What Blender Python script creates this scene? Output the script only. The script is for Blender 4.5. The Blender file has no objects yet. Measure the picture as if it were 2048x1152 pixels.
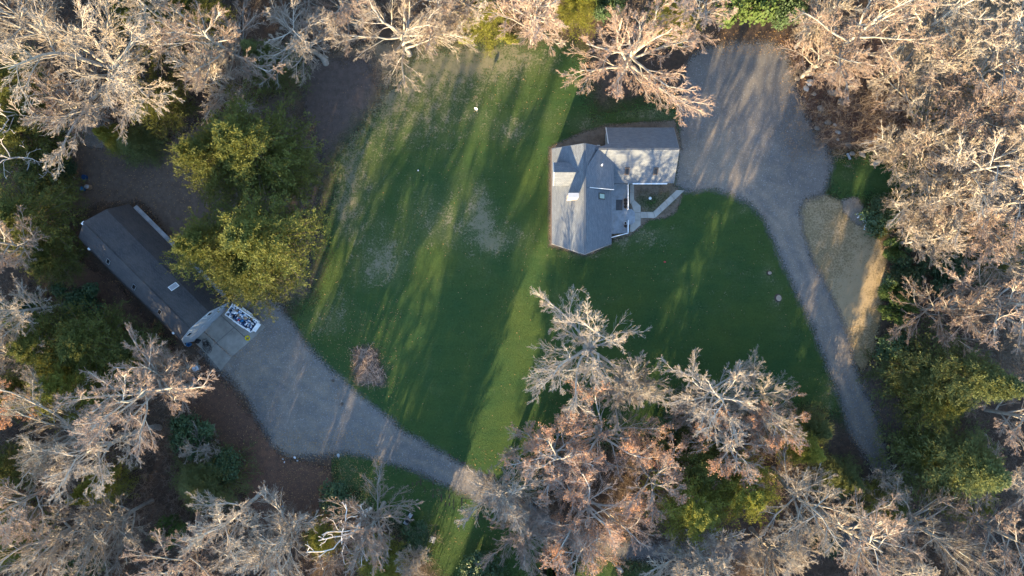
import bpy, math, random
import numpy as np

# ------------------------------------------------------------------ camera, sky, sun, exposure
SC = bpy.context.scene
H = 100.0                      # flying height of the camera, metres
PPM = 13.6533                  # photograph pixels per metre on the ground
SUN_EL, SUN_AZ = math.radians(13.2), math.radians(20.0)   # sun low in the south-south-west

cam_d = bpy.data.cameras.new("camera")
cam = bpy.data.objects.new("camera", cam_d)
SC.collection.objects.link(cam)
cam.location = (0, 0, H)
cam.rotation_euler = (0, 0, 0)
cam_d.sensor_width = 36.0
cam_d.lens = 24.0
cam_d.clip_start = 1.0
cam_d.clip_end = 6000.0
SC.camera = cam

world = bpy.data.worlds.new("World")
SC.world = world
world.use_nodes = True
wn, wl = world.node_tree.nodes, world.node_tree.links
wn.clear()
sky = wn.new("ShaderNodeTexSky")
sky.sky_type = 'NISHITA'
sky.sun_disc = False
sky.sun_elevation = SUN_EL
sky.sun_rotation = math.radians(180.0) + SUN_AZ
sky.altitude = 100
sky.air_density = 1.0
sky.dust_density = 0.3
sky.ozone_density = 2.0
bg = wn.new("ShaderNodeBackground")
bg.inputs[1].default_value = 0.15
wo = wn.new("ShaderNodeOutputWorld")
wl.new(sky.outputs[0], bg.inputs[0])
wl.new(bg.outputs[0], wo.inputs[0])

sun_d = bpy.data.lights.new("sun", 'SUN')
sun_d.energy = 4.8
sun_d.angle = math.radians(0.6)
sun_d.color = (1.0, 0.76, 0.43)
sun = bpy.data.objects.new("sun", sun_d)
SC.collection.objects.link(sun)
# light travels towards the upper right of the picture
sun.rotation_euler = (math.pi/2 - SUN_EL, 0, -SUN_AZ)
SC.view_settings.view_transform = 'Standard'
SC.view_settings.look = 'None'
SC.view_settings.gamma = 1
SC.view_settings.use_curve_mapping = False
SC.view_settings.exposure = 2.42

random.seed(7)
COL = SC.collection

def G(px, py, z=0.0):
    """Photograph pixel -> world point on the level z (the camera looks straight down)."""
    k = (H - z) / H / PPM
    return np.array([(px - 1024) * k, (576 - py) * k, z])

# ------------------------------------------------------------------ object helpers
def tag(o, label=None, cat=None, group=None, kind=None):
    if label: o['label'] = label
    if cat: o['category'] = cat
    if group: o['group'] = group
    if kind: o['kind'] = kind
    return o

def empty(name, loc=(0, 0, 0), rz=0.0, label=None, cat=None, group=None):
    o = bpy.data.objects.new(name, None)
    COL.objects.link(o)
    o.location = loc
    o.rotation_euler = (0, 0, rz)
    o.empty_display_size = 0.3
    return tag(o, label, cat, group)

def raw_mesh(name, V, faces, smooth=False, uv=None):
    """V (n,3); faces: list of int arrays (m,k)."""
    me = bpy.data.meshes.new(name)
    V = np.asarray(V, dtype=np.float32)
    me.vertices.add(len(V))
    me.vertices.foreach_set('co', V.ravel())
    faces = [np.asarray(f, dtype=np.int32) for f in faces if len(f)]
    loops = np.concatenate([f.ravel() for f in faces])
    sizes = np.concatenate([np.full(len(f), f.shape[1], dtype=np.int32) for f in faces])
    starts = np.concatenate([[0], np.cumsum(sizes)[:-1]]).astype(np.int32)
    me.loops.add(len(loops))
    me.loops.foreach_set('vertex_index', loops)
    me.polygons.add(len(sizes))
    me.polygons.foreach_set('loop_start', starts)
    if smooth:
        me.polygons.foreach_set('use_smooth', np.ones(len(sizes), dtype=bool))
    me.update(calc_edges=True)
    return me

def link(name, me, mat=None, parent=None):
    o = bpy.data.objects.new(name, me)
    COL.objects.link(o)
    if mat is not None and len(me.materials) == 0:
        me.materials.append(mat)
    if parent is not None:
        o.parent = parent
    return o

class MB:
    """Collects polygons of any size into one mesh."""
    def __init__(self):
        self.v, self.f, self.uv = [], [], []
    def poly(self, pts, uv=None):
        b = len(self.v)
        self.v += [tuple(float(c) for c in p) for p in pts]
        self.f.append(tuple(range(b, b + len(pts))))
        self.uv.append(uv)
    def box(self, c, s, rz=0.0, tilt=None):
        cx, cy, cz = c
        x, y, z = s[0] / 2, s[1] / 2, s[2] / 2
        ca, sa = math.cos(rz), math.sin(rz)
        P = []
        for a, b, d in ((-x, -y, -z), (x, -y, -z), (x, y, -z), (-x, y, -z), (-x, -y, z), (x, -y, z), (x, y, z), (-x, y, z)):
            if tilt is not None:                       # tilt about local x
                ct, st = math.cos(tilt), math.sin(tilt)
                b, d = b * ct - d * st, b * st + d * ct
            P.append((cx + a * ca - b * sa, cy + a * sa + b * ca, cz + d))
        for q in ((3, 2, 1, 0), (4, 5, 6, 7), (0, 1, 5, 4), (1, 2, 6, 5), (2, 3, 7, 6), (3, 0, 4, 7)):
            self.poly([P[i] for i in q])
        return self
    def slab(self, pts, t, down=(0, 0, -1)):
        """Flat polygon given thickness t; pts anticlockwise from above. UV in metres along and up the slope."""
        P = [np.array(p, float) for p in pts]
        n = np.zeros(3)
        for i in range(len(P)):
            a, b = P[i], P[(i + 1) % len(P)]
            n += np.cross(a, b)
        n /= np.linalg.norm(n)
        if n[2] < 0:
            P = P[::-1]; n = -n
        hz = np.cross((0, 0, 1), n)
        hz = np.array([1.0, 0, 0]) if np.linalg.norm(hz) < 1e-4 else hz / np.linalg.norm(hz)
        up = np.cross(n, hz)
        d = np.array(down, float) * t
        uv = [(float(p @ hz), float(p @ up)) for p in P]
        self.poly(P, uv)
        Q = [p + d for p in P]
        self.poly(Q[::-1], uv[::-1])
        for i in range(len(P)):
            j = (i + 1) % len(P)
            self.poly([P[i], Q[i], Q[j], P[j]], [(0, 0)] * 4)
        return self
    def prism(self, pts, z0, z1):
        """Vertical prism on an xy outline (anticlockwise)."""
        A = [(p[0], p[1], z1) for p in pts]; B = [(p[0], p[1], z0) for p in pts]
        self.poly(A); self.poly(B[::-1])
        for i in range(len(A)):
            j = (i + 1) % len(A)
            self.poly([A[i], B[i], B[j], A[j]])
        return self
    def lathe(self, prof, c=(0, 0, 0), n=14, sx=1.0, sy=1.0):
        rings = []
        for r, z in prof:
            rings.append([(c[0] + sx * r * math.cos(2 * math.pi * k / n), c[1] + sy * r * math.sin(2 * math.pi * k / n), c[2] + z) for k in range(n)])
        for a, b in zip(rings, rings[1:]):
            for k in range(n):
                self.poly([a[k], a[(k + 1) % n], b[(k + 1) % n], b[k]])
        self.poly(rings[0][::-1]); self.poly(rings[-1])
        return self
    def tube(self, pts, r, n=6):
        pts = np.array(pts, float)
        R = np.full(len(pts), r) if np.isscalar(r) else np.array(r, float)
        V, F = tubes(pts[None], R[None], n)
        for q in F:
            self.poly([V[i] for i in q])
        self.poly([V[i] for i in range(n)][::-1]); self.poly([V[len(V) - n + i] for i in range(n)])
        return self
    def build(self, name, mat, parent=None, smooth=False, kind=None):
        me = bpy.data.meshes.new(name)
        me.from_pydata(self.v, [], self.f)
        if any(u is not None for u in self.uv):
            lay = me.uv_layers.new(name="UVMap")
            k = 0
            for f, u in zip(self.f, self.uv):
                for i in range(len(f)):
                    if u is not None: lay.data[k].uv = u[i]
                    k += 1
        if smooth:
            for p in me.polygons: p.use_smooth = True
        me.update()
        o = link(name, me, mat, parent)
        if kind: o['kind'] = kind
        return o

def nrm(v):
    return v / np.maximum(np.linalg.norm(v, axis=-1, keepdims=True), 1e-9)

def tubes(P, R, k):
    """Batch of polylines P (B,n,3), radii R (B,n) -> open tubes with k sides."""
    B, n, _ = P.shape
    T = np.empty_like(P)
    T[:, 1:-1] = P[:, 2:] - P[:, :-2] if n > 2 else T[:, 1:-1]
    T[:, 0] = P[:, 1] - P[:, 0]
    T[:, -1] = P[:, -1] - P[:, -2]
    T = nrm(T)
    ref = np.where(np.abs(T[..., 2:3]) > 0.85, np.array([1.0, 0, 0]), np.array([0, 0, 1.0]))
    ref = np.broadcast_to(ref[:, :1], T.shape)
    a = nrm(np.cross(T, ref)); b = np.cross(T, a)
    th = 2 * np.pi * np.arange(k) / k
    V = P[:, :, None] + R[:, :, None, None] * (a[:, :, None] * np.cos(th)[None, None, :, None] + b[:, :, None] * np.sin(th)[None, None, :, None])
    base = (np.arange(B) * n * k)[:, None, None]
    i = np.arange(n - 1)[None, :, None] * k
    j = np.arange(k)[None, None, :]
    j2 = (j + 1) % k
    F = np.stack([base + i + j, base + i + k + j, base + i + k + j2, base + i + j2], -1).reshape(-1, 4)
    return V.reshape(-1, 3), F

# ------------------------------------------------------------------ materials
def new_mat(name):
    m = bpy.data.materials.new(name)
    m.use_nodes = True
    nt = m.node_tree
    nt.nodes.clear()
    out = nt.nodes.new("ShaderNodeOutputMaterial")
    return m, nt, out

class NT:
    def __init__(self, nt): self.nt = nt
    def n(self, t, **kw):
        x = self.nt.nodes.new(t)
        for k, v in kw.items(): setattr(x, k, v)
        return x
    def l(self, a, b): self.nt.links.new(a, b)
    def coord(self, kind='Object'):
        return self.n("ShaderNodeTexCoord").outputs[kind]
    def noise(self, vec, scale, detail=4, rough=0.6, dist=0.0):
        x = self.n("ShaderNodeTexNoise")
        self.l(vec, x.inputs['Vector'])
        x.inputs['Scale'].default_value = scale
        x.inputs['Detail'].default_value = detail
        x.inputs['Roughness'].default_value = rough
        x.inputs['Distortion'].default_value = dist
        return x.outputs[0]
    def voro(self, vec, scale, out='Distance'):
        x = self.n("ShaderNodeTexVoronoi")
        self.l(vec, x.inputs['Vector'])
        x.inputs['Scale'].default_value = scale
        return x.outputs[out]
    def math(self, op, a, b=None, clamp=False):
        x = self.n("ShaderNodeMath", operation=op, use_clamp=clamp)
        for i, v in enumerate((a, b)):
            if v is None: continue
            if isinstance(v, (int, float)): x.inputs[i].default_value = v
            else: self.l(v, x.inputs[i])
        return x.outputs[0]
    def rng(self, v, a, b, c=0.0, d=1.0):
        x = self.n("ShaderNodeMapRange")
        self.l(v, x.inputs[0])
        for i, q in enumerate((a, b, c, d)): x.inputs[1 + i].default_value = q
        return x.outputs[0]
    def mix(self, f, a, b):
        x = self.n("ShaderNodeMix", data_type='RGBA')
        for s, v in ((0, f), (6, a), (7, b)):
            if isinstance(v, (int, float)): x.inputs[s].default_value = v
            elif isinstance(v, (tuple, list)): x.inputs[s].default_value = (*v[:3], 1)
            else: self.l(v, x.inputs[s])
        return x.outputs[2]
    def scale_col(self, col, f):
        x = self.n("ShaderNodeMix", data_type='RGBA', blend_type='MULTIPLY')
        x.inputs[0].default_value = 1.0
        self.l(col, x.inputs[6])
        self.l(f, x.inputs[7])
        return x.outputs[2]
    def attr(self, name):
        return self.n("ShaderNodeAttribute", attribute_name=name).outputs['Fac']
    def bump(self, h, strength=0.5, dist=0.05):
        x = self.n("ShaderNodeBump")
        x.inputs['Strength'].default_value = strength
        x.inputs['Distance'].default_value = dist
        self.l(h, x.inputs['Height'])
        return x.outputs[0]
    def bsdf(self, col, rough=0.9, normal=None, spec=0.2, metal=0.0):
        x = self.n("ShaderNodeBsdfPrincipled")
        if isinstance(col, (tuple, list)): x.inputs['Base Color'].default_value = (*col[:3], 1)
        else: self.l(col, x.inputs['Base Color'])
        x.inputs['Roughness'].default_value = rough
        x.inputs['Specular IOR Level'].default_value = spec
        x.inputs['Metallic'].default_value = metal
        if normal is not None: self.l(normal, x.inputs['Normal'])
        return x.outputs[0]

def simple(name, col, rough=0.7, var=0.25, scale=3.0, bump=0.15, spec=0.25, metal=0.0, bdist=0.02):
    m, nt, out = new_mat(name); t = NT(nt)
    c = t.coord()
    f = t.rng(t.noise(c, scale, 6, 0.65), 0.25, 0.75, 1 - var, 1 + var * 0.6)
    k = t.n("ShaderNodeCombineColor")
    for i in range(3): t.l(f, k.inputs[i])
    base = t.n("ShaderNodeRGB"); base.outputs[0].default_value = (*col, 1)
    cc = t.scale_col(base.outputs[0], k.outputs[0])
    nm = t.bump(t.noise(c, scale * 6, 3), bump, bdist) if bump else None
    t.l(t.bsdf(cc, rough, nm, spec, metal), out.inputs[0])
    return m

def edge_mask(t, c, amp_low, amp_fine, soft, s_low=0.35, s_fine=4.0):
    """Ragged border of a sheet from its signed distance 'edge' (metres inside)."""
    e = t.attr('edge')
    a = t.math('MULTIPLY', t.math('SUBTRACT', t.noise(c, s_low, 3), 0.5), amp_low * 2)
    b = t.math('MULTIPLY', t.math('SUBTRACT', t.noise(c, s_fine, 3, 0.75), 0.5), amp_fine * 2)
    e = t.math('ADD', t.math('ADD', e, a), b)
    return t.rng(e, -soft, soft)

def with_alpha(t, shader, mask, out):
    mx = t.n("ShaderNodeMixShader")
    tr = t.n("ShaderNodeBsdfTransparent")
    t.l(mask, mx.inputs[0]); t.l(tr.outputs[0], mx.inputs[1]); t.l(shader, mx.inputs[2])
    t.l(mx.outputs[0], out.inputs[0])

def mat_litter(name, a, b, c3, alpha=None, fleck=(0.32, 0.2, 0.11), fl=0.62):
    m, nt, out = new_mat(name); t = NT(nt)
    c = t.coord()
    n1 = t.noise(c, 0.12, 4); n2 = t.noise(c, 1.3, 5, 0.7); n3 = t.noise(c, 9.0, 3, 0.8)
    col = t.mix(t.rng(n1, 0.35, 0.65), a, b)
    col = t.mix(t.rng(n2, 0.4, 0.7), col, c3)
    col = t.mix(t.rng(n3, fl, fl + 0.1, 0, 0.8), col, fleck)
    nm = t.bump(t.math('ADD', n2, n3), 0.8, 0.12)
    sh = t.bsdf(col, 0.95, nm, 0.05)
    if alpha: with_alpha(t, sh, edge_mask(t, c, *alpha), out)
    else: t.l(sh, out.inputs[0])
    return m

def mat_lawn(name, green=(0.037, 0.086, 0.029), lush=(0.080, 0.112, 0.026), dry=(0.24, 0.205, 0.14), alpha=(2.2, 3.6, 1.6), base_dry=0.0):
    m, nt, out = new_mat(name); t = NT(nt)
    c = t.coord()
    mp = t.n("ShaderNodeMapping"); t.l(c, mp.inputs[0]); mp.inputs['Scale'].default_value = (0.25, 1.0, 1.0)
    n1 = t.noise(c, 0.09, 4); n2 = t.rng(t.noise(c, 0.7, 5, 0.7), .3, .7); n3 = t.rng(t.noise(c, 3.6, 5, 0.75), .3, .7); n4 = t.rng(t.noise(c, 14.0, 3, 0.7), .3, .7)
    ns = t.rng(t.noise(mp.outputs[0], 0.9, 3, 0.6), .35, .65)              # faint uneven mowing streaks
    col = t.mix(t.rng(n1, 0.35, 0.7), green, lush)
    col = t.mix(t.math('MULTIPLY', n2, 0.45), col, tuple(x * 0.6 for x in green))
    col = t.mix(t.math('MULTIPLY', ns, 0.25), col, tuple(x * 1.25 for x in lush))
    col = t.mix(t.math('MULTIPLY', t.math('MULTIPLY', n4, n3), 0.95), col, tuple(x * 0.42 for x in green))
    # worn, straw-coloured grass showing between the blades
    d = t.math('ADD', t.attr('dry'), base_dry)
    od = t.math('MULTIPLY', t.rng(t.math('ADD', t.math('MULTIPLY', d, 0.8), t.math('MULTIPLY', t.rng(t.noise(c, 0.22, 5, 0.7), .3, .7), 0.55)), 0.34, 1.0), 0.38)
    col = t.mix(od, col, tuple(x * .45 + y * .55 for x, y in zip(dry, lush)))
    grain = t.n("ShaderNodeCombineColor"); gv = t.rng(t.math('ADD', t.math('MULTIPLY', n3, .6), t.math('MULTIPLY', n4, .4)), .2, .8, .62, 1.38)
    for i_ in range(3): t.l(gv, grain.inputs[i_])
    col = t.scale_col(col, grain.outputs[0])
    sp = t.math('ADD', t.math('ADD', t.math('MULTIPLY', n3, 0.42), t.math('MULTIPLY', n4, 0.26)), t.math('MULTIPLY', n2, 0.32))
    dm = t.rng(t.math('ADD', sp, t.math('MULTIPLY', d, 0.33)), 0.72, 0.81)
    olive = t.mix(t.rng(n2, 0, 1), tuple(x * .55 + y * .45 for x, y in zip(dry, lush)), dry)
    col = t.mix(t.math('MULTIPLY', dm, 0.85), col, olive)
    nm = t.bump(t.math('ADD', t.math('MULTIPLY', n3, 0.7), n4), 0.8, 0.06)
    with_alpha(t, t.bsdf(col, 0.9, nm, 0.1), edge_mask(t, c, *alpha), out)
    return m

def mat_gravel(name, a=(0.15, 0.14, 0.132), b=(0.215, 0.198, 0.182), tan=(0.36, 0.285, 0.21), alpha=(0.7, 1.3, 0.6), stone=2.6):
    m, nt, out = new_mat(name); t = NT(nt)
    c = t.coord()
    n1 = t.rng(t.noise(c, 0.13, 5, 0.6, 0.4), .35, .65); n2 = t.rng(t.noise(c, 0.6, 6, 0.7, .6), .3, .7); v = t.voro(c, 11.0, 'Color'); n3 = t.rng(t.noise(c, 9, 4, 0.8), .3, .7)
    sep = t.n("ShaderNodeSeparateColor"); t.l(v, sep.inputs[0])
    col = t.mix(n1, a, b)
    d = t.math('ADD', t.attr('tan'), 0.12)
    tm = t.rng(t.math('ADD', t.math('MULTIPLY', n2, 0.55), t.math('MULTIPLY', d, 0.55)), 0.35, 0.85)
    col = t.mix(t.math('MULTIPLY', tm, 0.8), col, tan)
    col = t.mix(t.math('MULTIPLY', n3, 0.4), col, (0.085, 0.08, 0.075))
    col = t.mix(t.math('MULTIPLY', t.rng(t.noise(c, 0.35, 6, 0.75, .8), .45, .65), 0.4), col, (0.115, 0.105, 0.095))
    col = t.mix(t.rng(sep.outputs[0], 0.0, 1.0, 0.0, 0.35), col, (0.08, 0.08, 0.08))
    col = t.mix(t.rng(sep.outputs[1], 0.9, 1.0, 0.0, 0.45), col, (0.42, 0.41, 0.40))
    nm = t.bump(t.math('ADD', sep.outputs[2], t.math('MULTIPLY', n2, 0.8)), 0.7, 0.04)
    with_alpha(t, t.bsdf(col, 0.92, nm, 0.15), edge_mask(t, c, *alpha), out)
    return m

def mat_bark(name, pale, dark, lichen, ls=0.6):
    m, nt, out = new_mat(name); t = NT(nt)
    c = t.coord()
    n1 = t.noise(c, 1.3, 5, 0.7); n2 = t.noise(c, 0.35, 3); n3 = t.noise(c, 12, 3, 0.7)
    col = t.mix(t.rng(n1, 0.35, 0.65), pale, dark)
    col = t.mix(t.rng(n2, 0.52, 0.72, 0, ls), col, lichen)
    ri = t.n("ShaderNodeObjectInfo").outputs['Random']
    k = t.n("ShaderNodeCombineColor"); f = t.rng(ri, 0, 1, 0.62, 1.15)
    for i in range(3): t.l(f, k.inputs[i])
    col = t.scale_col(col, k.outputs[0])
    t.l(t.bsdf(col, 0.9, t.bump(n3, 0.6, 0.03), 0.15), out.inputs[0])
    return m

def mat_leaf(name, a, b, c3, trans=0.25, scale=0.7, rough=0.65):
    m, nt, out = new_mat(name); t = NT(nt)
    c = t.coord()
    n1 = t.noise(c, scale, 3); n2 = t.noise(c, scale * 8, 2)
    col = t.mix(t.rng(n1, 0.35, 0.65), a, b)
    col = t.mix(t.rng(n2, 0.5, 0.75, 0, 0.8), col, c3)
    ri = t.n("ShaderNodeObjectInfo").outputs['Random']
    k = t.n("ShaderNodeCombineColor"); f = t.rng(ri, 0, 1, 0.8, 1.15)
    for i in range(3): t.l(f, k.inputs[i])
    col = t.scale_col(col, k.outputs[0])
    p = t.bsdf(col, rough, None, 0.25)
    tr = t.n("ShaderNodeBsdfTranslucent"); t.l(col, tr.inputs[0])
    mx = t.n("ShaderNodeMixShader"); mx.inputs[0].default_value = trans
    t.l(p, mx.inputs[1]); t.l(tr.outputs[0], mx.inputs[2])
    t.l(mx.outputs[0], out.inputs[0])
    return m

def mat_shingle(name, a, b, stain):
    m, nt, out = new_mat(name); t = NT(nt)
    uv = t.coord('UV'); c = t.coord()
    br = t.n("ShaderNodeTexBrick")
    t.l(uv, br.inputs['Vector'])
    br.inputs['Color1'].default_value = (*a, 1); br.inputs['Color2'].default_value = (*b, 1)
    br.inputs['Mortar'].default_value = (*[x * 0.45 for x in a], 1)
    br.inputs['Scale'].default_value = 1.0
    br.inputs['Mortar Size'].default_value = 0.018
    br.inputs['Brick Width'].default_value = 0.31
    br.inputs['Row Height'].default_value = 0.145
    br.inputs['Bias'].default_value = 0.0
    n1 = t.noise(c, 0.5, 5, 0.65); n2 = t.noise(c, 11, 3, 0.8)
    col = t.mix(t.rng(n1, 0.35, 0.7, 0, 0.55), br.outputs['Color'], stain)
    col = t.mix(t.rng(n2, 0.45, 0.75, 0, 0.4), col, tuple(x * 0.6 for x in a))
    mp = t.n("ShaderNodeMapping"); t.l(uv, mp.inputs[0]); mp.inputs['Scale'].default_value = (1.6, 0.18, 1)      # run-off streaks down the slope
    col = t.mix(t.rng(t.noise(mp.outputs[0], 1.0, 4, 0.7), 0.42, 0.7, 0, 0.2), col, tuple(x * 0.62 for x in a))
    mp2 = t.n("ShaderNodeMapping"); t.l(uv, mp2.inputs[0]); mp2.inputs['Scale'].default_value = (0.9, 3.4, 1)   # courses laid from different bundles
    col = t.mix(t.rng(t.noise(mp2.outputs[0], 1.2, 2, 0.6), 0.45, 0.65, 0, 0.22), col, tuple(x * 1.3 for x in b))
    h = t.math('ADD', t.math('MULTIPLY', br.outputs['Fac'], -1.0), t.math('MULTIPLY', n2, 0.6))
    t.l(t.bsdf(col, 0.9, t.bump(h, 0.6, 0.02), 0.2), out.inputs[0])
    return m

def mat_siding(name, col, pitch=0.18, axis='Z'):
    m, nt, out = new_mat(name); t = NT(nt)
    c = t.coord()
    w = t.n("ShaderNodeTexWave", bands_direction=axis, wave_profile='SAW'); t.l(c, w.inputs['Vector'])
    w.inputs['Scale'].default_value = 0.314 / pitch
    n = t.noise(c, 1.5, 5, 0.6)
    cc = t.mix(t.rng(n, 0.3, 0.7, 0, 0.4), col, tuple(x * 0.75 for x in col))
    t.l(t.bsdf(cc, 0.6, t.bump(w.outputs['Fac'], 0.5, 0.02), 0.3), out.inputs[0])
    return m

M = {}
M['floor'] = mat_litter('forest_floor', (0.085, 0.058, 0.044), (0.12, 0.084, 0.06), (0.05, 0.04, 0.032))
M['bark'] = mat_bark('grey_bark', (0.43, 0.39, 0.335), (0.25, 0.215, 0.18), (0.38, 0.41, 0.345))
M['twig'] = mat_bark('twig_bark', (0.41, 0.345, 0.275), (0.28, 0.225, 0.175), (0.39, 0.37, 0.30), 0.45)
M['red_twig'] = mat_bark('reddish_twig_bark', (0.42, 0.315, 0.245), (0.30, 0.21, 0.16), (0.39, 0.33, 0.26), 0.4)
M['pale'] = mat_bark('bleached_wood', (0.58, 0.53, 0.48), (0.42, 0.37, 0.33), (0.55, 0.54, 0.5), 0.4)
M['dark_bark'] = mat_bark('conifer_bark', (0.14, 0.11, 0.09), (0.09, 0.07, 0.055), (0.18, 0.17, 0.14))
M['rust'] = mat_leaf('rust_leaf', (0.56, 0.28, 0.16), (0.50, 0.30, 0.19), (0.60, 0.36, 0.16), 0.4)
M['pine'] = mat_leaf('pine_needles', (0.088, 0.108, 0.028), (0.125, 0.132, 0.028), (0.20, 0.175, 0.030), 0.30, 1.6)
M['gold'] = mat_leaf('yellow_green_needles', (0.22, 0.215, 0.036), (0.175, 0.19, 0.036), (0.27, 0.25, 0.05), 0.35, 1.6)
M['spruce'] = mat_leaf('dark_needles', (0.105, 0.13, 0.048), (0.14, 0.155, 0.048), (0.185, 0.185, 0.05), 0.3, 1.6)
M['laurel'] = mat_leaf('glossy_leaves', (0.046, 0.085, 0.042), (0.064, 0.10, 0.040), (0.09, 0.12, 0.045), 0.2, 1.0, 0.45)
M['lime'] = mat_leaf('bright_leaves', (0.09, 0.14, 0.035), (0.07, 0.11, 0.03), (0.13, 0.16, 0.05), 0.3)
M['white'] = simple('white_paint', (0.78, 0.78, 0.77), 0.45, 0.1, 2.0, 0.05)
M['shingle'] = mat_shingle('grey_shingles', (0.145, 0.165, 0.19), (0.205, 0.222, 0.242), (0.13, 0.138, 0.15))
M['shingle_dark'] = mat_shingle('charcoal_shingles', (0.062, 0.063, 0.068), (0.09, 0.087, 0.09), (0.12, 0.105, 0.095))
M['siding'] = mat_siding('grey_siding', (0.42, 0.43, 0.43))
M['barn_siding'] = mat_siding('blue_grey_siding', (0.33, 0.37, 0.41))
M['glass_dark'] = simple('dark_glass', (0.012, 0.013, 0.016), 0.15, 0.1, 1, 0, 0.2)
M['glass_green'] = simple('pale_green_glass', (0.33, 0.44, 0.38), 0.12, 0.1, 1, 0, 0.5)
M['dark_frame'] = simple('dark_metal_frame', (0.06, 0.055, 0.05), 0.5)
M['copper_frame'] = simple('copper_brown_frame', (0.15, 0.10, 0.07), 0.5)
M['deck'] = simple('weathered_deck', (0.30, 0.32, 0.34), 0.75, 0.35, 1.4, 0.2)
M['concrete'] = simple('concrete', (0.36, 0.34, 0.30), 0.9, 0.3, 0.8, 0.25)
M['old_concrete'] = simple('stained_concrete', (0.27, 0.255, 0.225), 0.9, 0.45, 0.5, 0.3)
M['black'] = simple('black_rubber', (0.022, 0.022, 0.024), 0.6)
M['steel'] = simple('galvanised_steel', (0.42, 0.44, 0.46), 0.4, 0.2, 2, 0.05, 0.5, 0.6)
M['pot'] = simple('brown_clay', (0.16, 0.085, 0.06), 0.7)
M['soil'] = simple('potting_soil', (0.05, 0.038, 0.028), 0.95)
M['mat'] = simple('dark_doormat', (0.085, 0.085, 0.088), 0.95, 0.4, 8, 0.4)
M['blue'] = simple('blue_plastic', (0.02, 0.16, 0.36), 0.4)
M['navy'] = simple('navy_plastic', (0.02, 0.06, 0.15), 0.4)
M['yellow'] = simple('yellow_plastic', (0.62, 0.46, 0.02), 0.4)
M['red'] = simple('red_plastic', (0.5, 0.06, 0.06), 0.5)
M['bag'] = simple('white_plastic_bag', (0.72, 0.74, 0.78), 0.35, 0.15, 4, 0.3)
M['card'] = simple('cardboard', (0.40, 0.27, 0.17), 0.85)
M['rock'] = simple('field_stone', (0.24, 0.215, 0.185), 0.9, 0.4, 1.8, 0.5, 0.2, 0, 0.05)
M['rock_pale'] = simple('pale_stone', (0.44, 0.43, 0.40), 0.85, 0.3, 1.8, 0.4, 0.2, 0, 0.05)
M['wood'] = simple('cut_wood', (0.36, 0.27, 0.20), 0.9, 0.4, 5, 0.4)
M['leafbit'] = simple('fallen_leaf', (0.36, 0.22, 0.10), 0.9, 0.5, 0.3, 0)
M['brush'] = mat_bark('brushwood', (0.27, 0.21, 0.165), (0.17, 0.13, 0.10), (0.20, 0.19, 0.13), 0.4)

# ------------------------------------------------------------------ ground and its sheets
def ground_sheet():
    xs = np.concatenate([[-3000, -600, -200], np.linspace(-110, 110, 45), [200, 600, 3000]])
    ys = np.concatenate([[-3000, -600, -200], np.linspace(-90, 90, 37), [200, 600, 3000]])
    X, Y = np.meshgrid(xs, ys)
    V = np.stack([X, Y, np.zeros_like(X)], -1).reshape(-1, 3)
    nx = len(xs)
    i, j = np.meshgrid(np.arange(len(xs) - 1), np.arange(len(ys) - 1))
    a = (j * nx + i).ravel()
    F = np.stack([a, a + 1, a + nx + 1, a + nx], -1)
    o = link('ground', raw_mesh('ground', V, [F]), M['floor'])
    tag(o, kind='structure')
ground_sheet()

def sdist(P, poly):
    """Signed distance of points (n,2) to a polygon, positive inside."""
    d = np.full(len(P), 1e9); ins = np.zeros(len(P), bool)
    m = len(poly)
    for k in range(m):
        a, b = poly[k], poly[(k + 1) % m]
        e = b - a
        w = P - a
        t = np.clip((w @ e) / (e @ e + 1e-9), 0, 1)
        d = np.minimum(d, np.linalg.norm(w - t[:, None] * e, axis=1))
        c = ((a[1] <= P[:, 1]) & (b[1] > P[:, 1])) | ((b[1] <= P[:, 1]) & (a[1] > P[:, 1]))
        with np.errstate(divide='ignore', invalid='ignore'):
            xi = a[0] + (P[:, 1] - a[1]) / (b[1] - a[1]) * (b[0] - a[0])
        ins ^= c & (P[:, 0] < xi)
    return np.where(ins, d, -d)

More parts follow.
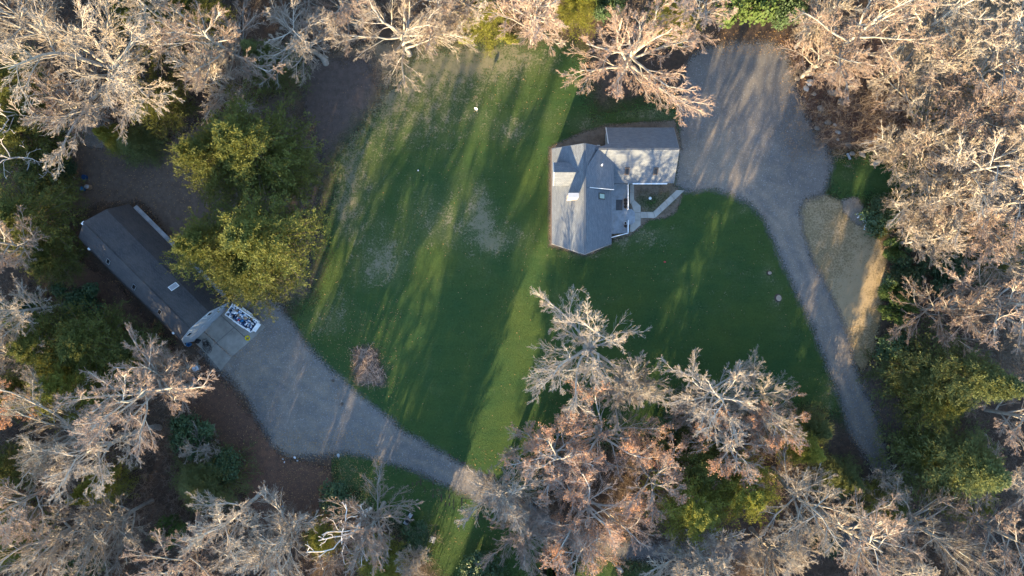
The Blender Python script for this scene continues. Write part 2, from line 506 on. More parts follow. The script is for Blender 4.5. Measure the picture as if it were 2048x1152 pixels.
TRACKS = [([(1420, 200), (1450, 300), (1500, 380), (1560, 440), (1600, 530), (1640, 620), (1680, 720), (1720, 830), (1760, 930), (1790, 1000)], .55),
          ([(1430, 330), (1380, 320)], .3), ([(480, 690), (600, 770), (720, 840), (830, 905), (940, 955), (1060, 1030), (1200, 1092)], .4), ([(500, 720), (580, 850), (640, 890)], .3)]
def sheet(name, pix, z, mat, step=0.6, margin=2.0, blobs=None, attr=None, grow=0.0):
    poly = np.array([G(x, y)[:2] for x, y in pix])
    lo, hi = poly.min(0) - margin, poly.max(0) + margin
    xs = np.arange(lo[0], hi[0] + step, step); ys = np.arange(lo[1], hi[1] + step, step)
    X, Y = np.meshgrid(xs, ys)
    P = np.stack([X.ravel(), Y.ravel()], -1)
    sd = sdist(P, poly) + grow
    nx = len(xs)
    i, j = np.meshgrid(np.arange(nx - 1), np.arange(len(ys) - 1))
    a = (j * nx + i).ravel()
    F = np.stack([a, a + 1, a + nx + 1, a + nx], -1)
    F = F[sd[F].max(1) > -margin]
    used = np.unique(F)
    mp = np.full(len(P), -1); mp[used] = np.arange(len(used))
    F = mp[F]; P = P[used]; sd = sd[used]
    me = raw_mesh(name, np.c_[P, np.full(len(P), z)], [F])
    at = me.attributes.new('edge', 'FLOAT', 'POINT'); at.data.foreach_set('value', sd.astype(np.float32))
    if attr:
        val = np.zeros(len(P))
        for (bx, by, rx, ry, s) in blobs:
            c = G(bx, by)[:2]
            val += s * np.exp(-(((P[:, 0] - c[0]) * PPM / rx) ** 2 + ((P[:, 1] - c[1]) * PPM / ry) ** 2))
        for ln, amp in TRACKS if name == 'driveway' else ():
            L_ = np.array([G(x, y)[:2] for x, y in ln]); dd = np.full(len(P), 1e9)
            for a0, b0 in zip(L_, L_[1:]):
                e = b0 - a0; tt = np.clip(((P - a0) @ e) / (e @ e), 0, 1)
                dd = np.minimum(dd, np.linalg.norm(P - a0 - tt[:, None] * e, axis=1))
            val += amp * np.exp(-((dd - .9) / .38) ** 2)
        at = me.attributes.new(attr, 'FLOAT', 'POINT'); at.data.foreach_set('value', val.astype(np.float32))
    o = link(name, me, mat)
    return tag(o, kind='structure')

M['yard'] = mat_litter('bare_yard_soil', (0.135, 0.10, 0.078), (0.16, 0.125, 0.098), (0.10, 0.076, 0.06), (1.5, 1.5, 0.9), (0.2, 0.15, 0.11), 0.66)
M['pinkish'] = mat_litter('worn_soil', (0.12, 0.092, 0.08), (0.14, 0.107, 0.092), (0.085, 0.068, 0.058), (1.5, 2.0, 1.2), (0.22, 0.17, 0.13), 0.68)
M['leafbed'] = mat_litter('red_brown_leaf_bed', (0.12, 0.070, 0.050), (0.17, 0.095, 0.062), (0.075, 0.050, 0.042), (1.2, 1.6, 0.7), (0.36, 0.19, 0.10), 0.58)
M['tanbed'] = mat_litter('tan_leaf_bed', (0.24, 0.175, 0.11), (0.30, 0.215, 0.13), (0.16, 0.12, 0.08), (1.2, 1.6, 0.7), (0.38, 0.27, 0.16), 0.6)
M['mulch'] = mat_litter('mulch_bed', (0.16, 0.125, 0.095), (0.20, 0.16, 0.125), (0.10, 0.08, 0.06), (0.3, 0.6, 0.25), (0.36, 0.25, 0.14), 0.58)
M['pit'] = mat_litter('scorched_soil', (0.12, 0.075, 0.058), (0.26, 0.20, 0.155), (0.07, 0.045, 0.04), (0.9, 1.3, 0.5), (0.42, 0.26, 0.13), 0.55)
M['lawn'] = mat_lawn('lawn_grass')
M['side_lawn'] = mat_lawn('side_lawn_grass', base_dry=0.05)
M['drygrass'] = mat_lawn('dry_grass', (0.20, 0.158, 0.085), (0.28, 0.215, 0.12), (0.42, 0.32, 0.20), (0.5, 0.7, 0.3), 0.55)
M['gravel'] = mat_gravel('gravel')
M['sandy'] = mat_gravel('sandy_gravel', (0.18, 0.16, 0.135), (0.26, 0.23, 0.19), (0.32, 0.27, 0.21), (0.5, 0.7, 0.2))

sheet('yard', [(150, 245), (250, 250), (330, 285), (400, 240), (560, 180), (640, 150), (700, 150), (720, 220), (660, 260), (650, 640), (560, 600), (420, 560), (330, 480), (280, 410), (240, 405), (140, 430), (105, 380), (110, 330)], 0.004, M['yard'])
sheet('forest_edge_leaves', [(560, 150), (700, 90), (860, 80), (1000, 70), (1140, 80), (1150, 130), (1000, 125), (880, 130), (780, 150), (730, 260), (640, 260), (590, 220)], 0.006, M['tanbed'])
sheet('worn_lawn_edge', [(590, 120), (740, 110), (770, 200), (700, 300), (690, 430), (700, 520), (640, 620), (610, 560), (640, 300), (600, 230)], 0.008, M['pinkish'])
sheet('leaf_bed', [(130, 500), (230, 560), (350, 700), (430, 740), (520, 850), (560, 910), (640, 930), (690, 960), (720, 1000), (640, 1060), (520, 1060), (440, 900), (330, 760), (180, 640), (120, 560)], 0.006, M['leafbed'])
sheet('leaf_slope', [(1560, 80), (1700, 60), (2000, 60), (2040, 340), (1800, 350), (1720, 330), (1650, 300), (1600, 200), (1575, 110)], 0.006, M['leafbed'])
sheet('tan_leaf_slope', [(1760, 20), (2048, 0), (2100, 300), (1900, 280), (1800, 180)], 0.009, M['tanbed'])
sheet('roadside_leaves', [(1700, 760), (1760, 680), (1800, 780), (1850, 900), (2000, 1010), (2000, 1100), (1800, 1100), (1780, 950)], 0.006, M['pinkish'])

LAWN = [(800, 185), (820, 140), (880, 112), (1000, 100), (1100, 105), (1150, 125), (1160, 215), (1190, 245), (1250, 235), (1362, 225), (1368, 300),
        (1362, 372), (1425, 372), (1465, 384), (1502, 405), (1532, 440), (1562, 510), (1592, 580), (1622, 640), (1652, 720), (1672, 770), (1688, 815),
        (1640, 800), (1560, 790), (1400, 800), (1330, 800), (1300, 850), (1110, 880), (1085, 930), (1040, 990), (990, 965), (930, 930), (870, 895), (810, 860), (760, 820),
        (715, 785), (680, 750), (650, 725), (605, 672), (600, 640), (650, 600), (668, 520), (672, 420), (690, 330), (745, 255)]
DRY = [(960, 390, 18, 28, .75), (965, 440, 22, 30, .75), (985, 487, 26, 16, 1.0), (960, 465, 70, 60, .45), (890, 430, 60, 60, .35), (770, 505, 50, 50, .65), (760, 545, 40, 30, .5), (1025, 258, 34, 28, .6),
       (880, 130, 130, 45, .75), (880, 190, 190, 80, .28), (710, 380, 50, 150, .25), (760, 290, 80, 80, .15), (1010, 115, 120, 35, .75), (760, 190, 60, 60, .6), (870, 240, 110, 80, .38), (700, 320, 40, 90, .45), (690, 420, 35, 60, .5), (650, 640, 40, 40, .55), (690, 600, 30, 60, .3),
       (1040, 470, 40, 25, .35), (1290, 470, 60, 18, .6), (1270, 500, 60, 20, .25), (1490, 420, 12, 10, .7), (1555, 600, 12, 18, .5), (1535, 545, 10, 16, .5), (1240, 480, 20, 10, .6), (1330, 560, 8, 8, .4),
       (1660, 790, 20, 40, .6), (830, 420, 60, 60, .25), (1300, 230, 60, 14, .7), (1180, 250, 40, 20, .6), (1110, 250, 20, 60, .2), (1500, 560, 90, 60, .15), (1150, 510, 60, 8, .5)]
sheet('lawn', LAWN, 0.012, M['lawn'], 0.6, 4.0, DRY, 'dry', 1.9)
sheet('roadside_lawn', [(690, 912), (760, 924), (830, 950), (900, 980), (985, 1020), (1030, 1060), (1120, 1110), (1110, 1150), (900, 1130), (868, 1080), (800, 1020), (740, 985), (695, 955)], 0.012, M['side_lawn'], 0.6, 2.0, [(700, 930, 20, 40, .4), (900, 985, 120, 12, .3)], 'dry', 2.2)
sheet('corner_lawn', [(1655, 330), (1720, 318), (1840, 330), (1840, 390), (1760, 395), (1700, 398), (1655, 385)], 0.012, M['side_lawn'], 0.5, 2.0, [(1690, 350, 20, 10, .4)], 'dry', 1.0)
sheet('dry_grass_verge', [(1606, 405), (1642, 392), (1690, 415), (1725, 450), (1758, 490), (1768, 525), (1757, 620), (1745, 700), (1722, 735), (1700, 700), (1660, 590), (1625, 520), (1600, 450)], 0.016, M['drygrass'], 0.5, 2.0,
      [(1735, 520, 40, 90, .5), (1700, 590, 40, 60, .5), (1640, 440, 40, 40, .3), (1690, 620, 30, 60, .4)], 'dry', .5)
sheet('river_lawn', [(1100, 1120), (1200, 1115), (1300, 1125), (1340, 1160), (1300, 1200), (1080, 1200)], 0.012, M['side_lawn'], 0.6, 2.0, [(1290, 1150, 60, 40, .5)], 'dry')

DRIVE = [(1365, 150), (1385, 112), (1420, 92), (1480, 82), (1540, 84), (1572, 100), (1586, 140), (1600, 190), (1612, 230), (1630, 265), (1650, 285), (1663, 320), (1657, 368), (1645, 388), (1610, 398), (1600, 425),
         (1606, 465), (1627, 520), (1662, 590), (1692, 660), (1707, 720), (1732, 780), (1758, 840), (1773, 890), (1785, 940), (1815, 985), (1835, 1030), (1790, 1075), (1720, 1098), (1600, 1116), (1450, 1122), (1300, 1120), (1180, 1108),
         (1060, 1060), (985, 1015), (900, 973), (830, 943), (760, 920), (700, 908), (640, 915), (580, 912), (545, 890), (517, 840), (490, 790), (465, 760), (430, 735), (400, 700), (420, 640), (500, 560), (548, 600), (580, 640),
         (610, 682), (650, 727), (680, 752), (715, 787), (760, 822), (810, 862), (870, 897), (930, 932), (990, 967), (1050, 1000), (1120, 1040), (1200, 1075), (1300, 1086), (1500, 1082), (1640, 1062), (1720, 1030), (1752, 990), (1742, 940),
         (1708, 880), (1688, 830), (1668, 770), (1648, 720), (1618, 640), (1588, 580), (1558, 510), (1528, 440), (1498, 407), (1460, 388), (1420, 378), (1370, 384), (1350, 370), (1352, 300), (1362, 245), (1360, 200)]
TAN = [(1450, 330, 60, 60, .9), (1430, 290, 50, 40, .6), (1500, 340, 60, 40, .5), (1560, 430, 40, 60, .5), (1600, 480, 30, 60, .45), (1650, 620, 30, 90, .4), (1690, 720, 30, 60, .4), (1390, 330, 40, 40, .6),
       (640, 760, 60, 60, .35), (560, 700, 60, 60, .3), (740, 760, 40, 40, .8), (600, 840, 60, 60, .3), (560, 900, 60, 20, .6), (930, 950, 20, 20, .4), (480, 760, 30, 40, .7)]
sheet('driveway', DRIVE, 0.020, M['gravel'], 0.4, 2.0, TAN, 'tan')
sheet('sandy_patch', [(1685, 400), (1716, 395), (1728, 420), (1724, 452), (1700, 440), (1686, 425)], 0.024, M['sandy'], 0.3, 1.5, [(1705, 420, 30, 30, .5)], 'tan')
sheet('grey_stone_patch', [(165, 250), (205, 245), (220, 270), (205, 300), (170, 290)], 0.010, M['sandy'], 0.4, 1.5, [(190, 270, 1, 1, 0)], 'tan')
sheet('planting_bed', [(1262, 366), (1345, 366), (1366, 392), (1350, 425), (1330, 437), (1300, 440), (1262, 470), (1225, 482), (1223, 470), (1255, 440)], 0.024, M['mulch'], 0.3, 1.5)
sheet('house_edge_soil', [(1098, 295), (1170, 262), (1214, 250), (1290, 243), (1350, 240), (1365, 300), (1225, 300), (1225, 490), (1170, 513), (1098, 492)], 0.024, M['mulch'], 0.3, 1.5)
sheet('bed_grass', [(1286, 402), (1310, 397), (1332, 396), (1318, 408), (1300, 414), (1288, 412)], 0.028, M['side_lawn'], 0.3, 1.5, [(1300, 400, 1, 1, 0)], 'dry')
sheet('burn_patch', [(708, 700), (722, 692), (755, 700), (762, 730), (770, 742), (768, 768), (735, 772), (712, 766), (706, 735)], 0.024, M['pit'], 0.3, 1.5)

# ------------------------------------------------------------------ tree generators
OUT = 0.0
def kids(rng, P, R, L, count, t0, ang, ratio, npts, wig, up, rfrac, rtip, taper=0.55, zmin=-0.25, jit=0.18):
    B, n, _ = P.shape
    idx = np.repeat(np.arange(B), count)
    C = len(idx)
    k = np.tile(np.arange(count), B)
    t = t0 + (1 - t0) * (k + rng.random(C)) / count
    f = t * (n - 1); i = np.minimum(f.astype(int), n - 2); w = (f - i)[:, None]
    S = P[idx, i] * (1 - w) + P[idx, i + 1] * w
    d = nrm(P[idx, i + 1] - P[idx, i])
    r = R[idx, i] * (1 - w[:, 0]) + R[idx, i + 1] * w[:, 0]
    e1 = nrm(np.cross(d, np.array([.31, .17, .93]) + 0 * d)); e2 = np.cross(d, e1)
    az = k * 2.39996 + np.repeat(rng.random(B) * 6.283, count) + rng.normal(size=C) * .4
    v = e1 * np.cos(az)[:, None] + e2 * np.sin(az)[:, None]
    a = (ang + rng.normal(size=C) * jit)[:, None]
    D = np.cos(a) * d + np.sin(a) * v
    hor = S * np.array([1.0, 1.0, 0]); D = D + OUT * hor / (np.linalg.norm(hor, axis=1, keepdims=True) + 1.0)
    D[:, 2] += up * 2
    D[:, 2] = np.maximum(D[:, 2], zmin)
    D = nrm(D)
    ln = L[idx] * ratio * (1 - taper * (t - t0) / (1 - t0)) * rng.uniform(0.65, 1.25, C)
    Q = np.empty((C, npts, 3)); Q[:, 0] = S
    st = (ln / (npts - 1))[:, None]
    for j in range(1, npts):
        D = D + rng.normal(size=(C, 3)) * wig
        D[:, 2] += up
        D = nrm(D)
        Q[:, j] = Q[:, j - 1] + D * st
    r0 = np.maximum(r * rfrac, rtip * 1.3)
    s = np.linspace(0, 1, npts)[None]
    RR = r0[:, None] * (1 - s) + np.maximum(r0[:, None] * 0.3, rtip) * s
    return Q, RR, ln

def bare_tree(seed, style):
    """-> meshes (limbs, twigs, leaf points), crown radius, height; base at the origin."""
    global OUT
    OUT = {'oak': .17, 'forest': .18, 'brushy': .16}.get(style, .1)
    rng = np.random.default_rng(seed)
    if style == 'oak':
        n = 9; ht = 8.0
        z = np.linspace(0, ht, n)
        P = np.stack([np.cumsum(rng.normal(0, .10, n)), np.cumsum(rng.normal(0, .10, n)), z], -1)[None]; P[:, 0, :2] = 0
        R = (0.46 - 0.18 * np.linspace(0, 1, n))[None]; R[0, 0] = .6
        L1 = kids(rng, P, R, np.array([ht]), 9, 0.42, 0.95, 1.25, 9, 0.10, 0.03, 0.6, 0.06, 0.05, 0.1)
        lead = kids(rng, P, R, np.array([ht]), 3, 0.93, 0.45, 1.2, 9, 0.13, 0.05, 0.75, 0.06, 0.1, 0.4)
        L1 = tuple(np.concatenate([a, b]) for a, b in zip(L1, lead))
        spec = [(7, .2, .62, .52, 7, .13, .012), (7, .12, .6, .50, 5, .12, .01), (9, .08, .55, .55, 4, .1, .012), (4, .15, .55, .62, 2, .05, .01)]
    elif style == 'forest':
        n = 13; ht = 21.0
        z = np.linspace(0, ht, n)
        P = np.stack([np.cumsum(rng.normal(0, .14, n)), np.cumsum(rng.normal(0, .14, n)), z], -1)[None]; P[:, 0, :2] = 0
        R = (0.34 - 0.27 * np.linspace(0, 1, n) ** 1.2)[None]; R[0, 0] = .45
        L1 = kids(rng, P, R, np.array([ht]), 14, 0.38, 0.95, 0.36, 8, 0.10, 0.035, 0.6, 0.045, 0.5, 0.1)
        spec = [(7, .18, .62, .52, 6, .12, .012), (6, .12, .6, .5, 5, .11, .01), (8, .08, .55, .58, 4, .1, .012), (4, .15, .55, .62, 2, .05, .01)]
    elif style == 'brushy':
        n = 11; ht = 15.0
        z = np.linspace(0, ht, n)
        P = np.stack([np.cumsum(rng.normal(0, .08, n)), np.cumsum(rng.normal(0, .08, n)), z], -1)[None]; P[:, 0, :2] = 0
        R = (0.24 - 0.2 * np.linspace(0, 1, n))[None]; R[0, 0] = .3
        L1 = kids(rng, P, R, np.array([ht]), 20, 0.22, 0.72, 0.48, 8, 0.07, 0.03, 0.6, 0.03, 0.62, 0.0)
        spec = [(8, .12, .55, .5, 6, .08, .03), (6, .1, .55, .5, 4, .09, .03), (6, .1, .5, .6, 3, .08, .03), (4, .15, .5, .62, 2, .05, .03)]
    elif style == 'dead':
        n = 11; ht = 15.0
        z = np.linspace(0, ht, n)
        P = np.stack([np.cumsum(rng.normal(0, .22, n)), np.cumsum(rng.normal(0, .22, n)), z], -1)[None]; P[:, 0, :2] = 0
        R = (0.26 - 0.2 * np.linspace(0, 1, n))[None]; R[0, 0] = .34
        L1 = kids(rng, P, R, np.array([ht]), 8, 0.4, 0.95, 0.42, 8, 0.24, 0.06, 0.6, 0.05, 0.3, 0.0)
        spec = [(3, .3, .8, .45, 6, .26, .02), (2, .3, .8, .5, 4, .2, .0)]
    else:                                                   # sapling
        n = 8; ht = 5.0
        z = np.linspace(0, ht, n)
        P = np.stack([np.cumsum(rng.normal(0, .06, n)), np.cumsum(rng.normal(0, .06, n)), z], -1)[None]; P[:, 0, :2] = 0
        R = (0.09 - 0.07 * np.linspace(0, 1, n))[None]
        L1 = kids(rng, P, R, np.array([ht]), 14, 0.12, 0.75, 0.55, 6, 0.1, 0.03, 0.6, 0.02, 0.5, 0.0)
        spec = [(7, .12, .6, .5, 5, .1, .03), (6, .1, .6, .5, 4, .1, .03), (3, .1, .6, .6, 2, .1, .03)]
    thick = [(P, R, 9), (L1[0], L1[1], 7)]; thin = []
    cur = L1
    tips = None
    rad = {'sapling': [.016, .010, .008, .007]}.get(style, [.03, .015, .0095, .0085])
    for lv, (c, t0, ang, ratio, npts, wig, up) in enumerate(spec):
        cur = kids(rng, cur[0], cur[1], cur[2], c, t0, ang, ratio, npts, wig, up, 0.5 if lv == 0 else 0.42, rad[lv], 0.5)
        (thick if lv == 0 else thin).append((cur[0], cur[1], 5 if lv == 0 else (4 if lv == 1 else 3)))
        if lv == 2 or (lv == len(spec) - 1 and tips is None): tips = cur[0]
    def join(parts):
        Vs, Fs, b = [], [], 0
        for p, r, k in parts:
            if p.shape[1] == 2 and len(p) > 2000:               # the finest twigs: flat slips
                e = nrm(np.cross(p[:, 1] - p[:, 0], rng.normal(size=(len(p), 3)))) * r[:, :1] * 1.5
                V = np.stack([p[:, 0] - e, p[:, 0] + e, p[:, 1] + e * .5, p[:, 1] - e * .5], 1).reshape(-1, 3)
                F = np.arange(len(p) * 4).reshape(-1, 4)
            else:
                V, F = tubes(p, r, k)
            Vs.append(V); Fs.append(F + b); b += len(V)
        return np.concatenate(Vs), np.concatenate(Fs)
    OUT = 0.0
    tv, tf = join(thick); cv, cf = join(thin)
    hz = np.hypot(cv[:, 0], cv[:, 1])
    return (tv, tf), (cv, cf), tips, np.percentile(hz, 95), np.percentile(cv[:, 2], 99)

def leaf_quads(rng, pts, size, normals=None, long=1.0):
    """Small folded leaf-like faces: two triangles sharing a bent midrib."""
    n = len(pts)
    a = nrm(rng.normal(size=(n, 3)))
    if normals is not None: a = nrm(normals + rng.normal(size=(n, 3)) * 0.45)
    u = nrm(np.cross(a, rng.normal(size=(n, 3))))
    v = np.cross(a, u)
    s = (size * rng.uniform(0.6, 1.3, n))[:, None]
    A = pts + u * s * long * .5; B = pts - u * s * long * .5
    C = pts + v * s * .35 + a * s * .12; D = pts - v * s * .35 + a * s * .12
    V = np.stack([A, C, B, D], 1).reshape(-1, 3)
    i = np.arange(n)[:, None] * 4
    return V, np.concatenate([i + [0, 1, 2], i + [0, 2, 3]])

def conifer(seed, style):
    """-> trunk+branches, foliage; radius, height."""
    rng = np.random.default_rng(seed)
    n = 12
    ht = 20.0
    P = np.stack([np.cumsum(rng.normal(0, .05, n)), np.cumsum(rng.normal(0, .05, n)), np.linspace(0, ht, n)], -1)[None]; P[:, 0, :2] = 0
    R = (0.36 - 0.33 * np.linspace(0, 1, n))[None]
    if style == 'pine':
        nb, t0, ln, rise, tuft, sz = 155, .16, 5.6, .14, 10, .23
    else:
        nb, t0, ln, rise, tuft, sz = 190, .05, 4.4, -.02, 8, .20
    t = t0 + (1 - t0) * ((np.arange(nb) + rng.random(nb)) / nb) ** 0.85
    t = np.minimum(t, .985)
    f = t * (n - 1); i = np.minimum(f.astype(int), n - 2); w = (f - i)[:, None]
    S = P[0, i] * (1 - w) + P[0, i + 1] * w
    az = np.arange(nb) * 2.399 + rng.normal(size=nb) * .35
    if style == 'pine':
        prof = np.clip((1 - t) * 1.9, 0.13, 1.0) ** .8 * (0.72 + 0.28 * np.clip((t - t0) * 4, 0, 1))
    else:
        prof = np.clip(1.04 - t, 0.03, 1)
    L = ln * prof * rng.uniform(.72, 1.2, nb)
    D = np.stack([np.cos(az), np.sin(az), rise + .5 * t ** 2 + rng.normal(size=nb) * .1], -1); D = nrm(D)
    m = 7
    Q = np.empty((nb, m, 3)); Q[:, 0] = S
    for j in range(1, m):
        D = D + rng.normal(size=(nb, 3)) * .07
        D[:, 2] += (.04 if style == 'pine' else (-.05 if j < 4 else .07))
        D = nrm(D)
        Q[:, j] = Q[:, j - 1] + D * (L / (m - 1))[:, None]
    RR = (np.linspace(.05, .012, m)[None] * np.clip(prof, .3, 1)[:, None])
    # branchlets
    BP, BR, BL = kids(rng, Q, RR, L, 15, .16, .9, .30, 4, .12, .02 if style == 'pine' else -.02, .6, .008, .35, -.6)
    tv, tf = tubes(P, R, 8); q2, f2 = tubes(Q, RR, 4)
    wood = (np.concatenate([tv, q2]), np.concatenate([tf, f2 + len(tv)]))
    # needle tufts along branchlets and the branch ends
    pts, dirs = [], []
    for (pp, cnt) in ((BP, tuft), (Q[:, 2:], 16)):
        b, mm, _ = pp.shape
        for c in range(cnt):
            tt = (c + rng.random(b)) / cnt
            ff = tt * (mm - 1); ii = np.minimum(ff.astype(int), mm - 2); ww = (ff - ii)[:, None]
            a0 = pp[np.arange(b), ii]; a1 = pp[np.arange(b), ii + 1]
            pts.append(a0 * (1 - ww) + a1 * ww); dirs.append(nrm(a1 - a0))
    pts = np.concatenate(pts); dirs = np.concatenate(dirs)
    pts = pts + rng.normal(size=pts.shape) * .11
    N = len(pts)
    Vs, Fs = [], []
    for rep in range(2):
        d = nrm(dirs + rng.normal(size=(N, 3)) * .55 + np.array([0, 0, .25]))
        s = nrm(np.cross(d, rng.normal(size=(N, 3))))
        l = (sz * rng.uniform(.6, 1.3, N))[:, None]
        wd = l * .15
        A = pts - s * wd * .6; B = pts + s * wd * .6; C = pts + d * l * .6 + s * wd; E = pts + d * l; Fp = pts + d * l * .6 - s * wd
        V = np.stack([A, B, C, E, Fp], 1).reshape(-1, 3)
        k = np.arange(N)[:, None] * 5
        Vs.append(V); Fs.append(np.concatenate([k + [0, 1, 2], k + [0, 2, 4], k + [2, 3, 4]]) + rep * N * 5)
    V = np.concatenate(Vs); F = np.concatenate(Fs)
    return wood, (V, F), np.percentile(np.hypot(V[:, 0], V[:, 1]), 96), np.percentile(V[:, 2], 99.8)

def shrub(seed, leaf=.26, count=5200, lobes=11):
    """Broad-leaved evergreen: stems carrying leaves over an uneven, gappy dome. Radius ~1, height ~1.2 (x3 m)."""
    rng = np.random.default_rng(seed)
    sc = 3.0
    c = rng.normal(size=(lobes, 3)) * np.array([.48, .48, .16]) + np.array([0, 0, .62])
    c[:, :2] = np.clip(c[:, :2], -.72, .72); c[:, 2] = np.clip(c[:, 2], .3, .95)
    rr = rng.uniform(.24, .46, lobes)
    Vs, pts, nor = [], [], []
    per = count // lobes
    for k in range(lobes):
        d = nrm(rng.normal(size=(per, 3)))
        d[:, 2] = np.abs(d[:, 2]) * .9 - .15 * rng.random(per)
        d = nrm(d)
        bump = 1 + .22 * np.sin(d[:, 0] * 7 + k) * np.cos(d[:, 1] * 6 + 2 * k) + .15 * rng.normal(size=per)
        rad = rr[k] * bump * rng.uniform(.62, 1.05, per) ** .5
        pts.append(c[k] + d * rad[:, None]); nor.append(d + np.array([0, 0, .4]))
    pts = np.concatenate(pts) * sc; nor = nrm(np.concatenate(nor))
    keep = pts[:, 2] > .1
    V, F = leaf_quads(rng, pts[keep], leaf, nor[keep], 1.0)
    P = []
    for k in range(lobes):
        e = c[k] * sc; s = np.array([rng.normal() * .15, rng.normal() * .15, 0])
        tt = np.linspace(0, 1, 5)[:, None]
        P.append(s * (1 - tt) + e * tt + np.array([0, 0, .4]) * np.sin(tt * math.pi) * .5)
    P = np.array(P)
    wood = tubes(P, np.tile(np.linspace(.07, .025, 5), (lobes, 1)), 5)
    return wood, (V, F), np.percentile(np.hypot(V[:, 0], V[:, 1]), 95), np.percentile(V[:, 2], 99)

LIB = {}
def lib_bare(key, seed, style, twig, bark='bark', leaves=0, leaf_cluster=0.5):
    (tv, tf), (cv, cf), tips, r, h = bare_tree(seed, style)
    d = {'trunk': raw_mesh('trunk', tv, [tf], True), 'crown': raw_mesh('crown', cv, [cf]), 'r': r, 'h': h}
    d['trunk'].materials.append(M[bark]); d['crown'].materials.append(M[twig])
    if leaves:
        rng = np.random.default_rng(seed + 900)
        e = tips.reshape(-1, 3)
        field = np.sin(e[:, 0] * .55 + seed) + np.cos(e[:, 1] * .6 + 2 * seed) + np.sin(e[:, 2] * .5) + rng.normal(size=len(e)) * .35
        q = np.argsort(-field)[:int(len(e) * leaf_cluster)]
        pts = e[rng.choice(q, leaves)] + rng.normal(size=(leaves, 3)) * .16
        V, F = leaf_quads(rng, pts, .19)
        d['leaves'] = raw_mesh('leaves', V, [F]); d['leaves'].materials.append(M['rust'])
    LIB[key] = d
def lib_green(key, gen, leafmat):
    wood, fol, r, h = gen
    d = {'trunk': raw_mesh('trunk', wood[0], [wood[1]], True), 'crown': raw_mesh('crown', fol[0], [fol[1]]), 'r': r, 'h': h}
    d['trunk'].materials.append(M['dark_bark']); d['crown'].materials.append(M[leafmat])
    LIB[key] = d
for k, s in enumerate((11, 12, 13)): lib_bare(f'oak{k}', s, 'oak', 'twig')
for k, s in enumerate((21, 22, 23, 24)): lib_bare(f'forest{k}', s, 'forest', 'twig' if k % 2 else 'red_twig')
for k, s in enumerate((31, 32)): lib_bare(f'brushy{k}', s, 'brushy', 'twig' if k else 'red_twig')
lib_bare('leafy0', 41, 'oak', 'red_twig', 'bark', 6200, .7)
lib_bare('leafy1', 42, 'forest', 'red_twig', 'bark', 5400, .65)
lib_bare('sparse0', 43, 'oak', 'red_twig', 'bark', 1100, 1.0)
for k, s in enumerate((51, 52)): lib_bare(f'dead{k}', s, 'dead', 'pale', 'pale')
for k, s in enumerate((61, 62)): lib_bare(f'sapling{k}', s, 'sapling', 'red_twig' if k else 'twig')
for k, s in enumerate((71, 72, 73)): lib_green(f'pine{k}', conifer(s, 'pine'), 'pine')
for k, s in enumerate((81, 82)): lib_green(f'spruce{k}', conifer(s, 'spruce'), 'spruce')
lib_green('gold0', conifer(83, 'spruce'), 'gold'); lib_green('gold1', conifer(84, 'pine'), 'gold')
for k, s in enumerate((91, 92)): lib_green(f'laurel{k}', shrub(s), 'laurel')
lib_green('lime0', shrub(93), 'lime'); lib_green('lime1', shrub(94, .3, 4000, 8), 'gold')

NAMES = {'oak': ('bare_tree', 'tree', .6), 'forest': ('bare_tree', 'tree', .66), 'brushy': ('bare_tree', 'tree', .55), 'leafy': ('oak_tree', 'tree', .6), 'sparse': ('oak_tree', 'tree', .6),
         'dead': ('dead_tree', 'tree', .7), 'sapling': ('sapling', 'sapling', .6), 'pine': ('pine_tree', 'pine tree', .5), 'spruce': ('spruce_tree', 'spruce tree', .4), 'gold': ('cedar_tree', 'cedar tree', .45),
         'laurel': ('laurel_shrub', 'shrub', .5), 'lime': ('evergreen_shrub', 'shrub', .5)}
GROUPS = {'bare_tree': 'bare trees of the wood', 'oak_tree': 'oaks holding rust leaves', 'dead_tree': 'dead trees', 'sapling': 'saplings in the wood', 'pine_tree': 'pine trees', 'spruce_tree': 'dark conifers',
          'cedar_tree': 'yellow green conifers', 'laurel_shrub': 'dark evergreen shrubs', 'evergreen_shrub': 'light green shrubs'}
rt = random.Random(5)
def plant(key, px, py, R, h, label, rz=None, base=None):
    """key of the library; crown centre and radius as seen in the photograph, height in metres."""
    kind = key.rstrip('0123456789')
    nm, cat, fr = NAMES[kind]
    d = LIB[key]
    z = fr * h
    c = G(px, py, z)
    r = R / PPM * (H - z) / H
    o = empty(nm, (c[0], c[1], 0), rt.uniform(0, 6.283) if rz is None else rz, label, cat, GROUPS[nm])
    s = r / d['r']
    o.scale = (s, s, h / d['h'])
    for part in ('trunk', 'crown', 'leaves'):
        if part in d:
            link(part, d[part], None, o)
    return o

